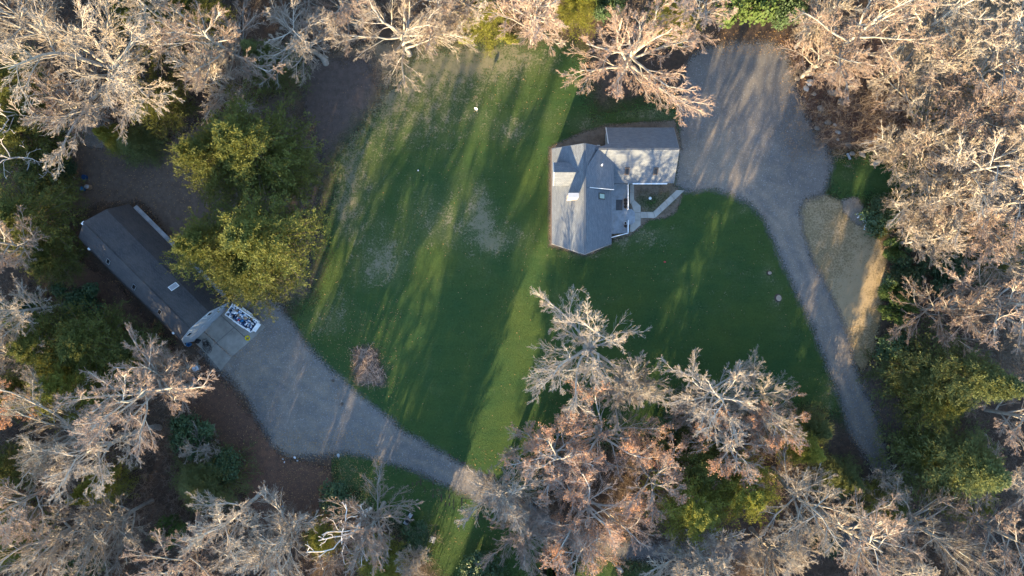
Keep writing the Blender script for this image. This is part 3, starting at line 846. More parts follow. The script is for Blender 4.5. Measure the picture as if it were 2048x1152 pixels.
# ------------------------------------------------------------------ the house
def house():
    loc = np.array([9.8, 13.0, 0.0])
    root = empty('house', loc, 0, 'grey shingled house with garage wing, dormers and white chimney beside the gravel lot', 'house')
    L = lambda pts: [np.array(p, float) - loc for p in pts]
    RX, EZ, RZ = 9.85, 4.2, 7.6                      # main ridge x, eave and ridge level
    WX, EX = 5.58, 13.97
    N, S, SP = 19.55, 6.25, 4.60                      # north end, south eave end, prow of the ridge
    zw = lambda x: RZ - (RZ - EZ) * abs(x - RX) / (EX - RX if x > RX else RX - WX)
    # walls
    m = MB()
    a, b = WX + .38, EX - .35
    def wallring(pts):                                # pts: (x, y) anticlockwise, roof follows zw
        T = [(x, y, zw(x) - .2) for x, y in pts]; B = [(x, y, 0) for x, y in pts]
        for i in range(len(pts)):
            j = (i + 1) % len(pts)
            m.poly(L([B[i], B[j], T[j], T[i]]))
    wallring([(a, S + .25), (RX, SP + .45), (b, S + .25), (b, N - .25), (RX, N - .25), (a, N - .25)])
    m.build('wall', M['siding'], root)
    # roof of the main block: two slopes butted at the ridge
    r = MB()
    r.slab(L([(WX, N, EZ), (WX, S, EZ), (RX, SP, RZ), (RX, N + .05, RZ)]), .16)
    r.build('roof', M['shingle'], root)
    r = MB()
    r.slab(L([(RX + .004, SP, RZ), (EX, S + .05, EZ), (EX, N, EZ), (RX + .004, N + .05, RZ)]), .16)
    east = r.build('roof', M['shingle'], root)
    cap = MB(); cap.box(np.array([RX, (N + SP) / 2, RZ + .02]) - loc, (.3, N - SP, .07)); cap.build('ridge_cap', M['shingle'], east)
    for p, q in (((WX, S, EZ), (RX, SP, RZ)), ((RX, SP, RZ), (EX, S, EZ)), ((WX, N, EZ), (RX, N, RZ)), ((RX, N, RZ), (EX, N, EZ))):
        p, q = L([p, q]); o = np.array([0, -.03 if p[1] + loc[1] < 10 else .05, -.02])
        edge = MB(); edge.tube([p + o + (0, 0, -.12), q + o + (0, 0, -.12)], .05, 4); edge.build('rake_board', M['trim'], root)
    g = MB(); g.box(np.array([WX - .06, (N + S) / 2, EZ - .1]) - loc, (.12, N - S, .12)); g.build('gutter', M['copper_frame'], root)
    # garage wing: east-west ridge
    gy0, gyr, gy1, gx0, gx1, ge, gr = 14.9, 19.08, 22.8, 13.4, 22.95, 3.0, 6.3
    m = MB()
    prof = [(gy0 + .3, 0), (gy0 + .3, ge - .1), (gyr, gr - .25), (gy1 - .3, ge - .1), (gy1 - .3, 0)]
    for x, f in ((gx0 + .25, 1), (gx1 - .3, 0)):
        p = L([(x, y, z) for y, z in prof]); m.poly(p if f else p[::-1])
    for y in (gy0 + .3, gy1 - .3):
        m.poly(L([(gx0 + .25, y, 0), (gx1 - .3, y, 0), (gx1 - .3, y, ge), (gx0 + .25, y, ge)]))
    m.build('wall', M['siding'], root)
    xi = RX + (RZ - gr) / (RZ - EZ) * (EX - RX) - .15      # ridge dies into the main slope
    r = MB()
    r.slab(L([(xi, gyr, gr), (gx1, gyr, gr), (gx1, gy1, ge), (gx0, gy1, ge), (gx0, gyr + .9, gr - .8)]), .16)
    r.build('roof', M['shingle'], root)
    r = MB()
    r.slab(L([(xi, gyr - .004, gr), (EX - .5, gy0 + 1.2, gr - 2.35), (EX - .2, gy0, ge), (gx1, gy0, ge), (gx1, gyr - .004, gr)]), .16)
    south = r.build('roof', M['shingle'], root)
    c = MB(); c.box(np.array([(xi + gx1) / 2, gyr, gr + .02]) - loc, (gx1 - xi, .28, .06)); c.build('ridge_cap', M['shingle'], south)
    for y, z in ((gy1, ge), (gy0, ge)):
        t = MB(); p, q = L([(gx1 + .03, y, z - .08), (gx1 + .03, gyr, gr - .08)]); t.tube([p, q], .05, 4); t.build('rake_board', M['trim'], root)
    t = MB(); p, q = L([(gx0 - .03, gy1, ge - .08), (gx0 - .03, gyr + .9, gr - .88)]); t.tube([p, q], .08, 4); t.build('rake_board', M['white'], root)
    gt = MB(); gt.box(np.array([19.6, gy0 - .08, ge - .06]) - loc, (4.9, .16, .13)); gt.build('gutter', M['white'], root)
    # two garage doors and windows in the walls
    for yy in (16.6, 20.3):
        d = MB(); d.box(np.array([gx1 - .28, yy, 1.15]) - loc, (.06, 2.7, 2.3)); dr = d.build('garage_door', M['white'], root)
        h = MB(); h.box(np.array([gx1 - .23, yy, .3]) - loc, (.04, .3, .05)); h.build('handle', M['dark_frame'], dr)
    for (x, y, z, sx, sy, sz) in ((a - .03, 8.4, 1.6, .06, 1.6, 1.3), (a - .03, 11.4, 1.6, .06, 1.6, 1.3), (a - .03, 17.6, 1.6, .06, 1.4, 1.2), (16.5, gy1 - .28, 1.6, 1.2, .06, 1.1), (20.2, gy1 - .28, 1.6, 1.2, .06, 1.1),
                                  (b + .03, 8.2, 1.9, .06, 1.8, 1.9), (b + .03, 11.4, 1.9, .06, 1.8, 1.9), (17.6, gy0 + .28, 1.6, 1.3, .06, 1.1)):
        w = MB(); w.box(np.array([x, y, z]) - loc, (sx, sy, sz)); wf = w.build('window', M['white'], root)
        s2 = [v * .8 if v > .1 else v + .02 for v in (sx, sy, sz)]
        w = MB(); w.box(np.array([x, y, z]) - loc, s2); w.build('pane', M['glass_dark'], wf)
    # shed dormer on the east slope, running into the wing roof
    dz = lambda x: 7.5 - (x - 9.95) * (2.5 / 4.25)
    sx1, sy0, sy1 = 14.2, 13.74, 18.9
    zwing = lambda y: gr - (gyr - y) / (gyr - gy0) * (gr - ge)
    yx = lambda x: gyr - (gr - dz(x)) / (gr - ge) * (gyr - gy0)
    dm = empty('dormer', (0, 0, 0)); dm.parent = root
    r = MB(); x_mid = 11.85
    r.slab(L([(9.98, sy0, dz(9.98) + .03), (sx1, sy0, dz(sx1)), (sx1, yx(sx1) + .05, dz(sx1)), (x_mid, min(yx(x_mid), gyr) + .05, dz(x_mid)), (10.0, 16.2, dz(10.0) + .03)]), .14)
    r.build('roof', M['shingle'], dm)
    w = MB()
    w.poly(L([(10.3, sy0 + .2, zw(10.3) - .1), (sx1 - .25, sy0 + .2, zw(13.9) - .3), (sx1 - .25, sy0 + .2, dz(sx1 - .25) - .1), (10.3, sy0 + .2, dz(10.3) - .1)]))
    w.poly(L([(sx1 - .25, sy0 + .2, .8), (sx1 - .25, 17.4, .8), (sx1 - .25, 17.4, dz(sx1 - .25) - .1), (sx1 - .25, sy0 + .2, dz(sx1 - .25) - .1)]))
    w.build('wall', M['siding'], dm)
    f = MB(); p, q = L([(10.6, sy0 - .03, dz(10.6) - .08), (sx1, sy0 - .03, dz(sx1) - .08)]); f.tube([p, q], .07, 4); f.build('fascia', M['white'], dm)
    v = MB(); q0 = np.array([12.35, 16.9, dz(12.35) - .1]) - loc; v.tube([q0, q0 + (0, 0, .9)], .07, 8); v.lathe([(.16, 0), (.1, .12)], q0 + (0, 0, .1), 8)
    v.build('vent_pipe', M['white'], root)
    # gabled dormer on the west slope
    d2 = empty('dormer', (0, 0, 0)); d2.parent = root
    y0, yr, y1, ez, rz_, xf = 14.1, 15.75, 17.3, 6.0, 7.12, 5.75
    xs = lambda z: RX - (RZ - z) / (RZ - EZ) * (RX - WX)
    for (ya, yb) in ((y1, yr), (y0, yr)):
        r = MB(); e = .003 if ya > yr else -.003
        r.slab(L([(xf, ya, ez), (xs(ez) + .12, ya, ez), (xs(rz_) + .12, yr + e, rz_), (xf, yr + e, rz_)]), .14); r.build('roof', M['shingle'], d2)
    w = MB()
    w.poly(L([(xf + .3, y0 + .2, 4.2), (xf + .3, y0 + .2, ez - .1), (xf + .3, yr, rz_ - .15), (xf + .3, y1 - .2, ez - .1), (xf + .3, y1 - .2, 4.2)]))
    for yy in (y0 + .2, y1 - .2):
        w.poly(L([(xf + .3, yy, 4.2), (xs(ez), yy, ez - .1), (xf + .3, yy, ez - .1)]))
    w.build('wall', M['siding'], d2)
    w = MB(); w.box(np.array([xf + .28, yr, 5.5]) - loc, (.06, 1.2, 1.0)); wf = w.build('window', M['white'], d2)
    w = MB(); w.tube(L([(xf - .03, y0, ez - .08), (xf - .03, yr, rz_ - .08), (xf - .03, y1, ez - .08)]), .06, 4); w.build('fascia', M['white'], d2)
    # chimney
    ch = MB(); ch.box(np.array([8.2, 12.32, 7.2]) - loc, (1.3, .58, 3.7)); c0 = ch.build('chimney', M['chim'], root)
    ch = MB(); ch.box(np.array([8.2, 12.32, 9.1]) - loc, (1.42, .68, .1)); ch.build('cap', M['cap'], c0)
    # skylights
    def sky_light(x, y, slope, sx, sy, frame, glass):
        nm = np.array(slope, float); nm /= np.linalg.norm(nm)
        hz = nrm(np.cross((0, 0, 1), nm)); up = np.cross(nm, hz)
        def plate(w_, h_, off, t):
            c = np.array([x, y[0], y[1]]) - loc + nm * off
            P = [c + hz * w_ * i + up * h_ * j for i, j in ((-.5, -.5), (.5, -.5), (.5, .5), (-.5, .5))]
            b_ = MB(); b_.slab(P, t, -nm); return b_
        fo = plate(sx, sy, .12, .2).build('skylight', M[frame], root)
        plate(sx * .72, sy * .8, .126, .03).build('pane', M[glass], fo)
    sl = (0, -(gr - ge), gyr - gy0)
    for px in (1255, 1312.5):
        yy = G(px, 341, 4.6)
        sky_light(yy[0], (yy[1], zwing(yy[1])), sl, .62, 1.15, 'copper_frame', 'glass_dark')
    q = G(1203, 392.5, 5.5)
    sky_light(q[0], (q[1], zw(q[0])), (RZ - EZ, 0, EX - RX), .85, 1.15, 'dark_frame', 'glass_green')
    # heating unit beside the north wall
    u = MB(); u.box(np.array([12.55, 20.25, .5]) - loc, (.45, 1.0, 1.0)); ob = u.build('utility_box', M['white'], root)
    # deck with railing and steps
    dk = empty('deck', (0, 0, 0)); dk.parent = root
    DZ = .75
    e0, e1 = EX - .3, G(1258, 470, DZ)[0]
    ys, yn = G(1240, 471, DZ)[1], gy0 + .25
    bd = MB(); k = e0
    while k < e1 - .05:
        s_ = ys + .35 - (k - e0) / (e1 - e0) * -.28 - .2
        bd.box(np.array([k + .07, (s_ + yn) / 2, DZ - .02]) - loc, (.132, yn - s_, .04)); k += .145
    bd.build('decking', M['deck'], dk, kind='stuff')
    fr = MB(); fr.box(np.array([(e0 + e1) / 2, (ys + yn) / 2 + .2, DZ / 2 - .06]) - loc, (e1 - e0 - .1, yn - ys - .5, DZ - .1)); fr.build('deck_frame', M['deck'], dk)
    def rail(p, q):
        p, q = np.array(p), np.array(q); ln = np.linalg.norm(q - p); dv = (q - p) / ln; rz = math.atan2(dv[1], dv[0])
        rl = MB()
        for z, w_ in ((DZ + .95, .11), (DZ + .12, .06)):
            c = (p + q) / 2; rl.box(np.array([c[0], c[1], z]) - loc, (ln, w_, .05), rz)
        rr = rl.build('railing', M['white'], dk)
        n = int(ln / .14); bl = MB()
        for i in range(1, n):
            c = p + dv * ln * i / n; bl.box(np.array([c[0], c[1], DZ + .53]) - loc, (.035, .035, .8), rz)
        bl.build('baluster', M['white'], rr, kind='stuff')
        for c in (p, (p + q) / 2, q) if ln > 2.5 else (p, q):
            ps = MB(); ps.box(np.array([c[0], c[1], DZ + .52]) - loc, (.12, .12, 1.06), rz); ps.build('railing_post', M['white'], rr)
    E = lambda y: G(1256.5, y, DZ + .9)[:2]
    rail(E(369), E(418)); rail(E(441), E(466)); rail(E(466), G(1224, 474.5, DZ + .9)[:2])
    stp = [(1257, 418), (1261, 418), (1267, 426), (1267, 443), (1261, 449), (1257, 449)]
    for i, (grow, z) in enumerate(((0, .5), (-4, .25))):
        st = MB(); pts = [G(x + (3.0 if (z < .3 and x > 1258) else (-2.0 if x > 1258 else 0)), y, z)[:2] - loc[:2] for x, y in stp]
        st.prism(pts[::-1], .03, z); st.build('step', M['deck'], dk)
    return root
M['trim'] = simple('grey_trim', (0.30, 0.30, 0.30), 0.6)
M['trim2'] = simple('pale_blue_grey_trim', (0.42, 0.46, 0.50), 0.6)
M['lean'] = simple('weathered_roofing', (0.26, 0.27, 0.28), 0.8, 0.4, 1.5, 0.2)
M['chim'] = simple('pinkish_stucco', (0.44, 0.39, 0.355), 0.85, 0.2, 2.5, 0.3)
M['cap'] = simple('pale_metal_cap', (0.36, 0.37, 0.385), 0.5, 0.15, 2, 0.05)
house()

def slab_thing(name, pix, label, cat, mat, z=.09):
    P = [G(x, y)[:2] for x, y in pix]
    c = np.mean(P, axis=0)
    b = MB(); pts = [p - c for p in P]
    ar = sum(pts[i][0] * pts[(i + 1) % len(pts)][1] - pts[(i + 1) % len(pts)][0] * pts[i][1] for i in range(len(pts)))
    b.prism(pts if ar > 0 else pts[::-1], -.1, z)
    o = b.build(name, mat)
    o.location = (c[0], c[1], 0)
    return tag(o, label, cat, kind=None) if cat else tag(o, kind='structure')
# concrete walk: each poured panel its own piece
walk = empty('walkway', G(1300, 425), 0); tag(walk, kind='structure')
PAN = [[(1259.5, 369), (1268, 369), (1268, 384.5), (1259.5, 384.5)], [(1259.5, 385), (1268, 385), (1268, 400), (1262, 407), (1259.5, 407)],
       [(1268.3, 400.3), (1281, 412), (1281, 425), (1268, 425), (1262.3, 407.3)], [(1268, 425.5), (1281, 425.5), (1281, 440), (1268, 440)], [(1268, 440.5), (1281, 440.5), (1281, 450), (1266, 463.5), (1260, 463.5), (1260, 450)],
       [(1281.4, 424), (1293, 424), (1294.5, 436), (1281.4, 436)], [(1293.4, 424), (1306, 424), (1310, 436), (1294.9, 436)],
       [(1306.4, 423.7), (1318, 413), (1323, 424), (1310.6, 435.6)], [(1318.4, 412.6), (1330, 401.8), (1336, 412), (1323.4, 423.6)], [(1330.4, 401.4), (1342, 390.5), (1350, 399), (1336.4, 411.6)], [(1342.4, 390.2), (1353, 380), (1368.5, 381), (1350.4, 398.6)]]
for p in PAN:
    P = [G(x, y)[:2] - np.array(walk.location[:2]) for x, y in p]
    b = MB(); b.prism(P[::-1], -.1, .1); b.build('concrete_panel', M['concrete'], walk)

def pot(px, py, r, label, z=.75, plantc=None):
    q = G(px, py, z + .3)
    o = empty('plant_pot', (q[0], q[1], z), 0, label, 'plant pot', 'pots on the deck')
    b = MB(); b.lathe([(r * .7, 0), (r * .95, .32), (r, .34), (r, .38), (r * .86, .38), (r * .84, .3)], n=14); b.build('pot', M['pot'] if plantc != 'w' else M['white'], o, True)
    b = MB(); b.lathe([(r * .84, .29), (r * .8, .31)], n=14); b.build('soil', M['soil'], o)
    return o
pot(1251, 400.5, .30, 'darkest brown pot on the deck, nearest the garage wing along the white railing')
pot(1251, 407, .27, 'middle of the three brown pots on the deck by the white railing')
pot(1251, 413.5, .26, 'brown pot on the deck beside the top of the steps')
pot(1251, 446, .22, 'small white pot on the deck south of the steps', plantc='w')
pot(1251, 452, .24, 'brown pot on the deck beside the small white pot')
q = G(1238.5, 410, .75)
b = MB(); b.box((0, 0, .012), (.95, 1.55, .024)); o = b.build('doormat', M['mat']); o.location = (q[0], q[1], .752)
tag(o, 'dark grey mat lying on the deck boards beside the pots', 'mat')
# small round post lamp in the planting bed
q = G(1298, 398)
o = empty('garden_light', q, 0, 'short white garden light in the planting bed south of the garage wing', 'garden light')
b = MB(); b.tube([(0, 0, 0), (0, 0, .7)], .04, 8); b.build('post', M['dark_frame'], o)
b = MB(); b.lathe([(.05, .68), (.18, .74), (.22, .84), (.16, .95), (.04, 1.0)], n=14); b.build('lamp_shade', M['white'], o, True)

# ------------------------------------------------------------------ the gambrel barn
def barn():
    A = np.array([-40.65, -2.01]); B = np.array([-54.64, 11.94])      # north-east eave: front and back end
    ax = (B - A) / np.linalg.norm(B - A); LN = float(np.linalg.norm(B - A))
    wd = np.array([-.706, -.708])                                       # across, towards the south-west
    root = empty('barn', (A[0], A[1], 0), 0, 'long dark roofed barn with blue grey gable front and concrete apron', 'barn')
    def W(t, l, z):
        p = ax * l + wd * t
        return np.array([p[0], p[1], z])
    prof = [(0, 2.5), (1.65, 6.0), (4.35, 8.0), (7.05, 6.0), (8.7, 2.5)]
    for k in range(4):
        (t0, z0), (t1, z1) = prof[k], prof[k + 1]
        e = .003 * (k - 1.5)
        f = .35 if k in (1, 2) else 0.0
        r = MB(); r.slab([W(t0, -.1 - (f if z0 > 7 else 0), z0), W(t1 + .002, -.1 - (f if z1 > 7 else 0), z1), W(t1 + .002, LN + .1, z1), W(t0, LN + .1, z0)], .14)
        ro = r.build('roof', M['shingle_dark'], root)
        if k == 2:
            c = MB(); c.tube([W(4.35, -.5, 8.02), W(4.35, LN, 8.02)], .09, 5); c.build('ridge_cap', M['shingle_dark'], ro)
    wp = [(.35, 0), (.35, 2.9), (1.85, 5.85), (4.35, 7.75), (6.85, 5.85), (8.35, 2.9), (8.35, 0)]
    m = MB()
    m.poly([W(t, .12, z) for t, z in wp]); m.poly([W(t, LN - .2, z) for t, z in wp][::-1])
    for t in (.35, 8.35):
        m.poly([W(t, .12, 0), W(t, LN - .2, 0), W(t, LN - .2, 2.9), W(t, .12, 2.9)])
    m.build('wall', M['barn_siding'], root)
    tr = MB()
    for k in range(4):
        (t0, z0), (t1, z1) = prof[k], prof[k + 1]
        f0, f1 = (.35 if z0 > 7 else 0), (.35 if z1 > 7 else 0)
        tr.tube([W(t0, -.14 - f0, z0 - .1), W(t1, -.14 - f1, z1 - .1)], .06, 4)
    tr.build('rake_board', M['trim2'], root)
    def panel(name, t, z, w_, h_, mat, frame=None, off=.06, parent=root):
        b_ = MB(); P = [W(t + i * w_ / 2, .12 - off, z + j * h_ / 2) for i, j in ((-1, -1), (1, -1), (1, 1), (-1, 1))]
        b_.slab([*P], .05, (ax[0], ax[1], 0)); return b_.build(name, mat, parent)
    for t in (2.6, 6.1):
        gd = panel('garage_door', t, 1.2, 2.7, 2.4, M['trim2'])
        for zz in (.35, .92, 1.48, 2.05): panel('door_panel', t, zz, 2.5, .5, M['barn_siding'], None, .085, gd)
    d = panel('loft_door', 4.35, 4.9, 2.4, 2.0, M['white']); panel('door_panel', 4.35, 4.9, 2.15, 1.75, M['barn_siding'], None, .09, d)
    for t in (2.35, 6.35):
        w_ = panel('window', t, 4.4, .9, 1.1, M['white']); panel('pane', t, 4.4, .6, .8, M['glass_dark'], None, .09, w_)
    # doors and windows along the north-east wall
    for l, w_, z, h_ in ((3.0, 1.1, 1.5, 1.0), (8.0, 1.0, 1.05, 2.1), (12.0, 1.1, 1.5, 1.0), (15.5, 1.1, 1.5, 1.0)):
        b_ = MB(); b_.slab([W(.31, l - w_ / 2, z - h_ / 2), W(.31, l + w_ / 2, z - h_ / 2), W(.31, l + w_ / 2, z + h_ / 2), W(.31, l - w_ / 2, z + h_ / 2)], .05, (-wd[0], -wd[1], 0))
        b_.build('door' if h_ > 2 else 'window', M['white'], root)
    led = MB(); led.slab([W(-.55, 1.0, 2.1), W(.33, 1.0, 2.35), W(.33, LN - .6, 2.35), W(-.55, LN - .6, 2.1)], .08); led.build('lean_to_roof', M['lean'], root)
    # skylights
    def skl(px, py, zq, w_, h_, up_t, frame, glass):
        (t0, z0), (t1, z1) = up_t
        q = G(px, py, zq)[:2] - A
        t, l = float(q @ wd), float(q @ ax)
        z = z0 + (z1 - z0) * (t - t0) / (t1 - t0)
        sl = (z1 - z0) / (t1 - t0); k = math.sqrt(1 + sl * sl)
        def plate(a, b_, off):
            return [W(t + j * b_ / 2 / k, l + i * a / 2, z + sl * j * b_ / 2 / k + off) for i, j in ((-1, -1), (1, -1), (1, 1), (-1, 1))]
        f = MB(); f.slab(plate(w_, h_, .1), .14); fo = f.build('skylight', M[frame], root)
        f = MB(); f.slab(plate(w_ * .78, h_ * .86, .112), .02); f.build('pane', M[glass], fo)
    up_w = ((4.35, 8.0), (7.05, 6.0)); up_e = ((4.35, 8.0), (1.65, 6.0))
    for px, py in ((213.5, 523), (265.5, 574), (317.5, 624)): skl(px, py, 6.9, .58, .95, up_w, 'steel', 'glass_dark')
    skl(346, 573, 6.8, .72, 1.25, up_e, 'white', 'cap')
    for px, py in ((169, 510), (339, 676)):
        q = G(px, py, 5.2)[:2] - A; l = float(q @ ax)
        b_ = MB(); b_.lathe([(.05, 0), (.2, .03), (.2, .18), (.12, .25)], W(7.35, l, 5.4), 10); b_.build('roof_vent', M['white'], root)
    b_ = MB(); b_.box(W(4.6, LN + .15, 7.6), (.5, .3, .3), .78); b_.build('gable_vent', M['white'], root)
barn()

apron = empty('apron', G(455, 670), 0); tag(apron, kind='structure')
for p in ([(383, 678), (402, 658), (432, 686), (414, 708)], [(414.5, 708.5), (432.5, 686.5), (463, 714), (441.6, 741)], [(403, 657), (436, 626), (468, 655), (433, 685)], [(437, 625), (470, 597), (502, 626), (469, 654)],
          [(433.6, 685.6), (468.6, 655.6), (499, 683), (464, 713)], [(469.6, 654.6), (502.6, 626.6), (531, 654), (500, 682)]):
    P = [G(x, y)[:2] - np.array(apron.location[:2]) for x, y in p]
    b = MB(); b.prism(P[::-1], -.1, .07 + .004 * random.random()); b.build('concrete_slab', M['old_concrete'], apron)

# ------------------------------------------------------------------ trailer heaped with rubbish
def trailer():
    c = (G(450, 625.6, 1.2) + G(469.6, 607.5, 1.2) + G(522, 643.8, 1.2) + G(496, 667, 1.2)) / 4
    rz = math.atan2(-(643.8 - 607.5), 522 - 469.6)
    o = empty('trailer', (c[0], c[1], 0.09), rz, 'white open trailer heaped with rubbish parked on the barn apron', 'trailer')
    Lx, Wy = 4.5, 1.95
    b = MB(); b.box((0, 0, .62), (Lx, Wy, .1)); b.build('bed', M['navy'], o)
    for s in (-1, 1):
        b = MB(); b.box((0, s * (Wy / 2 - .05), 1.0), (Lx, .1, .7)); b.box((0, s * (Wy / 2 - .05), 1.37), (Lx + .04, .16, .07)); b.build('side_panel', M['white'], o)
    b = MB(); b.box((-Lx / 2 + .05, 0, 1.0), (.1, Wy - .2, .7)); b.box((-Lx / 2 + .05, 0, 1.37), (.14, Wy - .2, .06)); b.build('front_panel', M['white'], o)
    b = MB(); b.box((Lx / 2 + .02, 0, 1.0), (.1, Wy - .2, .7)); tg = b.build('tailgate', M['white'], o)
    b = MB(); b.box((Lx / 2 + .3, .1, 1.2), (.5, Wy - .6, .05)); b.build('shelf', M['white'], tg)
    for s in (-1, 1):
        for x in (-.45, .5):
            w = MB(); n = 14
            prof = [(.18, -.1), (.33, -.1), (.36, -.05), (.36, .05), (.33, .1), (.18, .1)]
            ring = [[(x + r * math.cos(2 * math.pi * k / n), s * (Wy / 2 + .14) + y, .36 + r * math.sin(2 * math.pi * k / n)) for k in range(n)] for r, y in prof]
            for p, q in zip(ring, ring[1:]):
                for k in range(n): w.poly([p[k], p[(k + 1) % n], q[(k + 1) % n], q[k]])
            wo_ = w.build('wheel', M['black'], o, True)
            h = MB()
            hub = [[(x + r * math.cos(2 * math.pi * k / n), s * (Wy / 2 + .14) + y, .36 + r * math.sin(2 * math.pi * k / n)) for k in range(n)] for r, y in ((.19, -.06), (.19, .06))]
            for k in range(n): h.poly([hub[0][k], hub[0][(k + 1) % n], hub[1][(k + 1) % n], hub[1][k]])
            h.poly(hub[0]); h.poly(hub[1][::-1]); h.build('rim', M['steel'], wo_)
        f = MB(); f.box((0, s * (Wy / 2 + .14), .78), (1.9, .26, .05)); f.build('fender', M['white'], o)
    t = MB(); t.tube([(-Lx / 2, .5, .55), (-Lx / 2 - 1.1, 0, .5)], .05, 5); t.tube([(-Lx / 2, -.5, .55), (-Lx / 2 - 1.1, 0, .5)], .05, 5); t.build('tongue', M['steel'], o)
    return c, rz, Lx, Wy
tc, trz, TL, TW = trailer()
def lump(seed, sx, sy, sz, n1=9, n2=6, rough=.22):
    """Crumpled closed lump (bag, stone): returns V, F around the origin resting on z=0."""
    rng = np.random.default_rng(seed)
    V = [(0, 0, 1)]
    for i in range(1, n2):
        th = math.pi * i / n2
        for k in range(n1):
            ph = 2 * math.pi * (k + .5 * (i % 2)) / n1
            V.append((math.sin(th) * math.cos(ph), math.sin(th) * math.sin(ph), math.cos(th)))
    V.append((0, 0, -1)); V = np.array(V)
    V *= (1 + rng.normal(size=(len(V), 1)) * rough * .5)
    for _ in range(3):
        d = nrm(rng.normal(size=3)); V -= np.maximum(V @ d - .72, 0)[:, None] * d * .85
    V *= np.array([sx, sy, sz]) / 2
    V[:, 2] -= V[:, 2].min()
    F3, F4 = [], []
    for k in range(n1):
        F3.append((0, 1 + k, 1 + (k + 1) % n1)); b = 1 + (n2 - 2) * n1
        F3.append((len(V) - 1, b + (k + 1) % n1, b + k))
    for i in range(n2 - 2):
        for k in range(n1):
            a = 1 + i * n1 + k; a2 = 1 + i * n1 + (k + 1) % n1
            F4.append((a, a + n1, a2 + n1, a2))
    return V, [np.array(F3), np.array(F4)]
def rot2(v, a):
    c, s = math.cos(a), math.sin(a)
    return np.stack([v[:, 0] * c - v[:, 1] * s, v[:, 0] * s + v[:, 1] * c, v[:, 2]], -1)
rng = np.random.default_rng(3)
# the heap: mixed rubbish nobody could count, one mesh with several materials
me = bpy.data.meshes.new('rubbish')
vv, ff, mi = [], [], []
mats = ['bag', 'bag', 'bag', 'bag', 'navy', 'card', 'steel', 'black', 'bag', 'blue']
uniq = ['bag', 'navy', 'card', 'steel', 'black', 'blue', 'red']
for u in uniq: me.materials.append(M[u])
for k in range(170):
    x, y = rng.uniform(-TL / 2 + .2, TL / 2 - .2), rng.uniform(-TW / 2 + .2, TW / 2 - .2)
    z = .95 + .45 * rng.random() * (1 - (abs(y) / TW * 2) ** 2 * .5)
    V, F = lump(500 + k, *rng.uniform(.16, .46, 2), rng.uniform(.12, .3), 6, 4, .35)
    V = rot2(V, rng.uniform(0, 6.28)) + (x, y, z)
    b = len(vv); vv += [tuple(p) for p in V]
    q = uniq.index(rng.choice(mats))
    if y < -.3 and rng.random() < .5: q = uniq.index('navy')
    for fs in F:
        for f in fs: ff.append(tuple(int(i) + b for i in f)); mi.append(q)
me.from_pydata(vv, [], ff)
me.polygons.foreach_set('material_index', mi)
o = link('rubbish', me); o.location = (tc[0], tc[1], .09); o.rotation_euler = (0, 0, trz)
tag(o, 'heap of white bags and mixed rubbish in the trailer', 'rubbish', kind='stuff')
def in_trailer(x, y, z):
    c, s = math.cos(trz), math.sin(trz)
    return (tc[0] + x * c - y * s, tc[1] + x * s + y * c, z)
def lump_thing(name, seed, size, loc, rz, mat, label, cat, group=None, rough=.22, n1=9, n2=6, smooth=False):
    V, F = lump(seed, *size, n1, n2, rough)
    o = link(name, raw_mesh(name, V, F, smooth), mat)
    o.location = loc; o.rotation_euler = (0, 0, rz)
    return tag(o, label, cat, group)
lump_thing('rubbish_bag', 701, (.55, .45, .3), in_trailer(.35, -.2, 1.5), .4, M['blue'], 'bright blue bag on top of the trailer heap', 'bag')
lump_thing('plastic_tub', 702, (.5, .35, .3), in_trailer(-.15, -.35, 1.48), .9, M['red'], 'red plastic piece on top of the trailer heap', 'plastic piece')
lump_thing('cardboard_box', 703, (.6, .5, .22), in_trailer(.5, .35, 1.5), .2, M['card'], 'flattened brown cardboard on the trailer heap', 'cardboard')
lump_thing('rubbish_bag', 704, (.75, .6, .35), in_trailer(-1.3, .1, 1.45), .2, M['bag'], 'largest white bag on the barn end of the trailer heap', 'bag')

# yellow hose reel, blue bucket, coiled hose on the apron
def ring_pts(r, n=20, z=0., wob=0., seed=0):
    g = np.random.default_rng(seed)
    a = np.linspace(0, 2 * math.pi, n)
    rr = r * (1 + wob * g.normal(size=n)); rr[-1] = rr[0]
    return np.stack([rr * np.cos(a), rr * np.sin(a), np.full(n, z)], -1)
q = G(496, 676)
o = empty('hose_coil', (q[0], q[1], .075), 0, 'bright yellow coil lying at the apron corner beside the trailer', 'hose')
for k, (r, z) in enumerate(((.30, .06), (.24, .10), (.32, .15))):
    b = MB(); b.tube(ring_pts(r, 18, z), .07, 6); b.build('coil', M['yellow'], o, True)
q = G(380.5, 688)
o = empty('bucket', (q[0], q[1], .02), 0, 'blue bucket against the barn front corner', 'bucket')
b = MB(); b.lathe([(.24, 0), (.33, .55), (.36, .57), (.33, .58), (.30, .5), (.22, .06)], n=16); b.build('pail', M['blue'], o, True)
b = MB(); a = np.linspace(0, math.pi, 10); b.tube(np.stack([.34 * np.cos(a), .12 * np.sin(a), .55 + .1 * np.sin(a)], -1), .012, 5); b.build('handle', M['steel'], o)
q = G(414, 690)
o = empty('hose', (q[0], q[1], .09), .5, 'black coiled hose on the narrow apron slab', 'hose')
for k in range(7):
    b = MB(); p = ring_pts(.30 + .12 * (k % 3), 22, .03 + .03 * k, .12, k); p[:, 1] *= 1.35; p[:, 0] += .1 * math.sin(k * 2); p[:, 1] += .5 * math.cos(k * 1.7)
    b.tube(p, .026, 5); b.build('coil', M['black'], o, True)
lump_thing('tarp', 711, (1.0, .7, .35), tuple(G(397, 682) + (0, 0, .08)), .4, M['black'], 'crumpled black tarp beside the coiled hose', 'tarp')
b = MB()
g = np.random.default_rng(8)
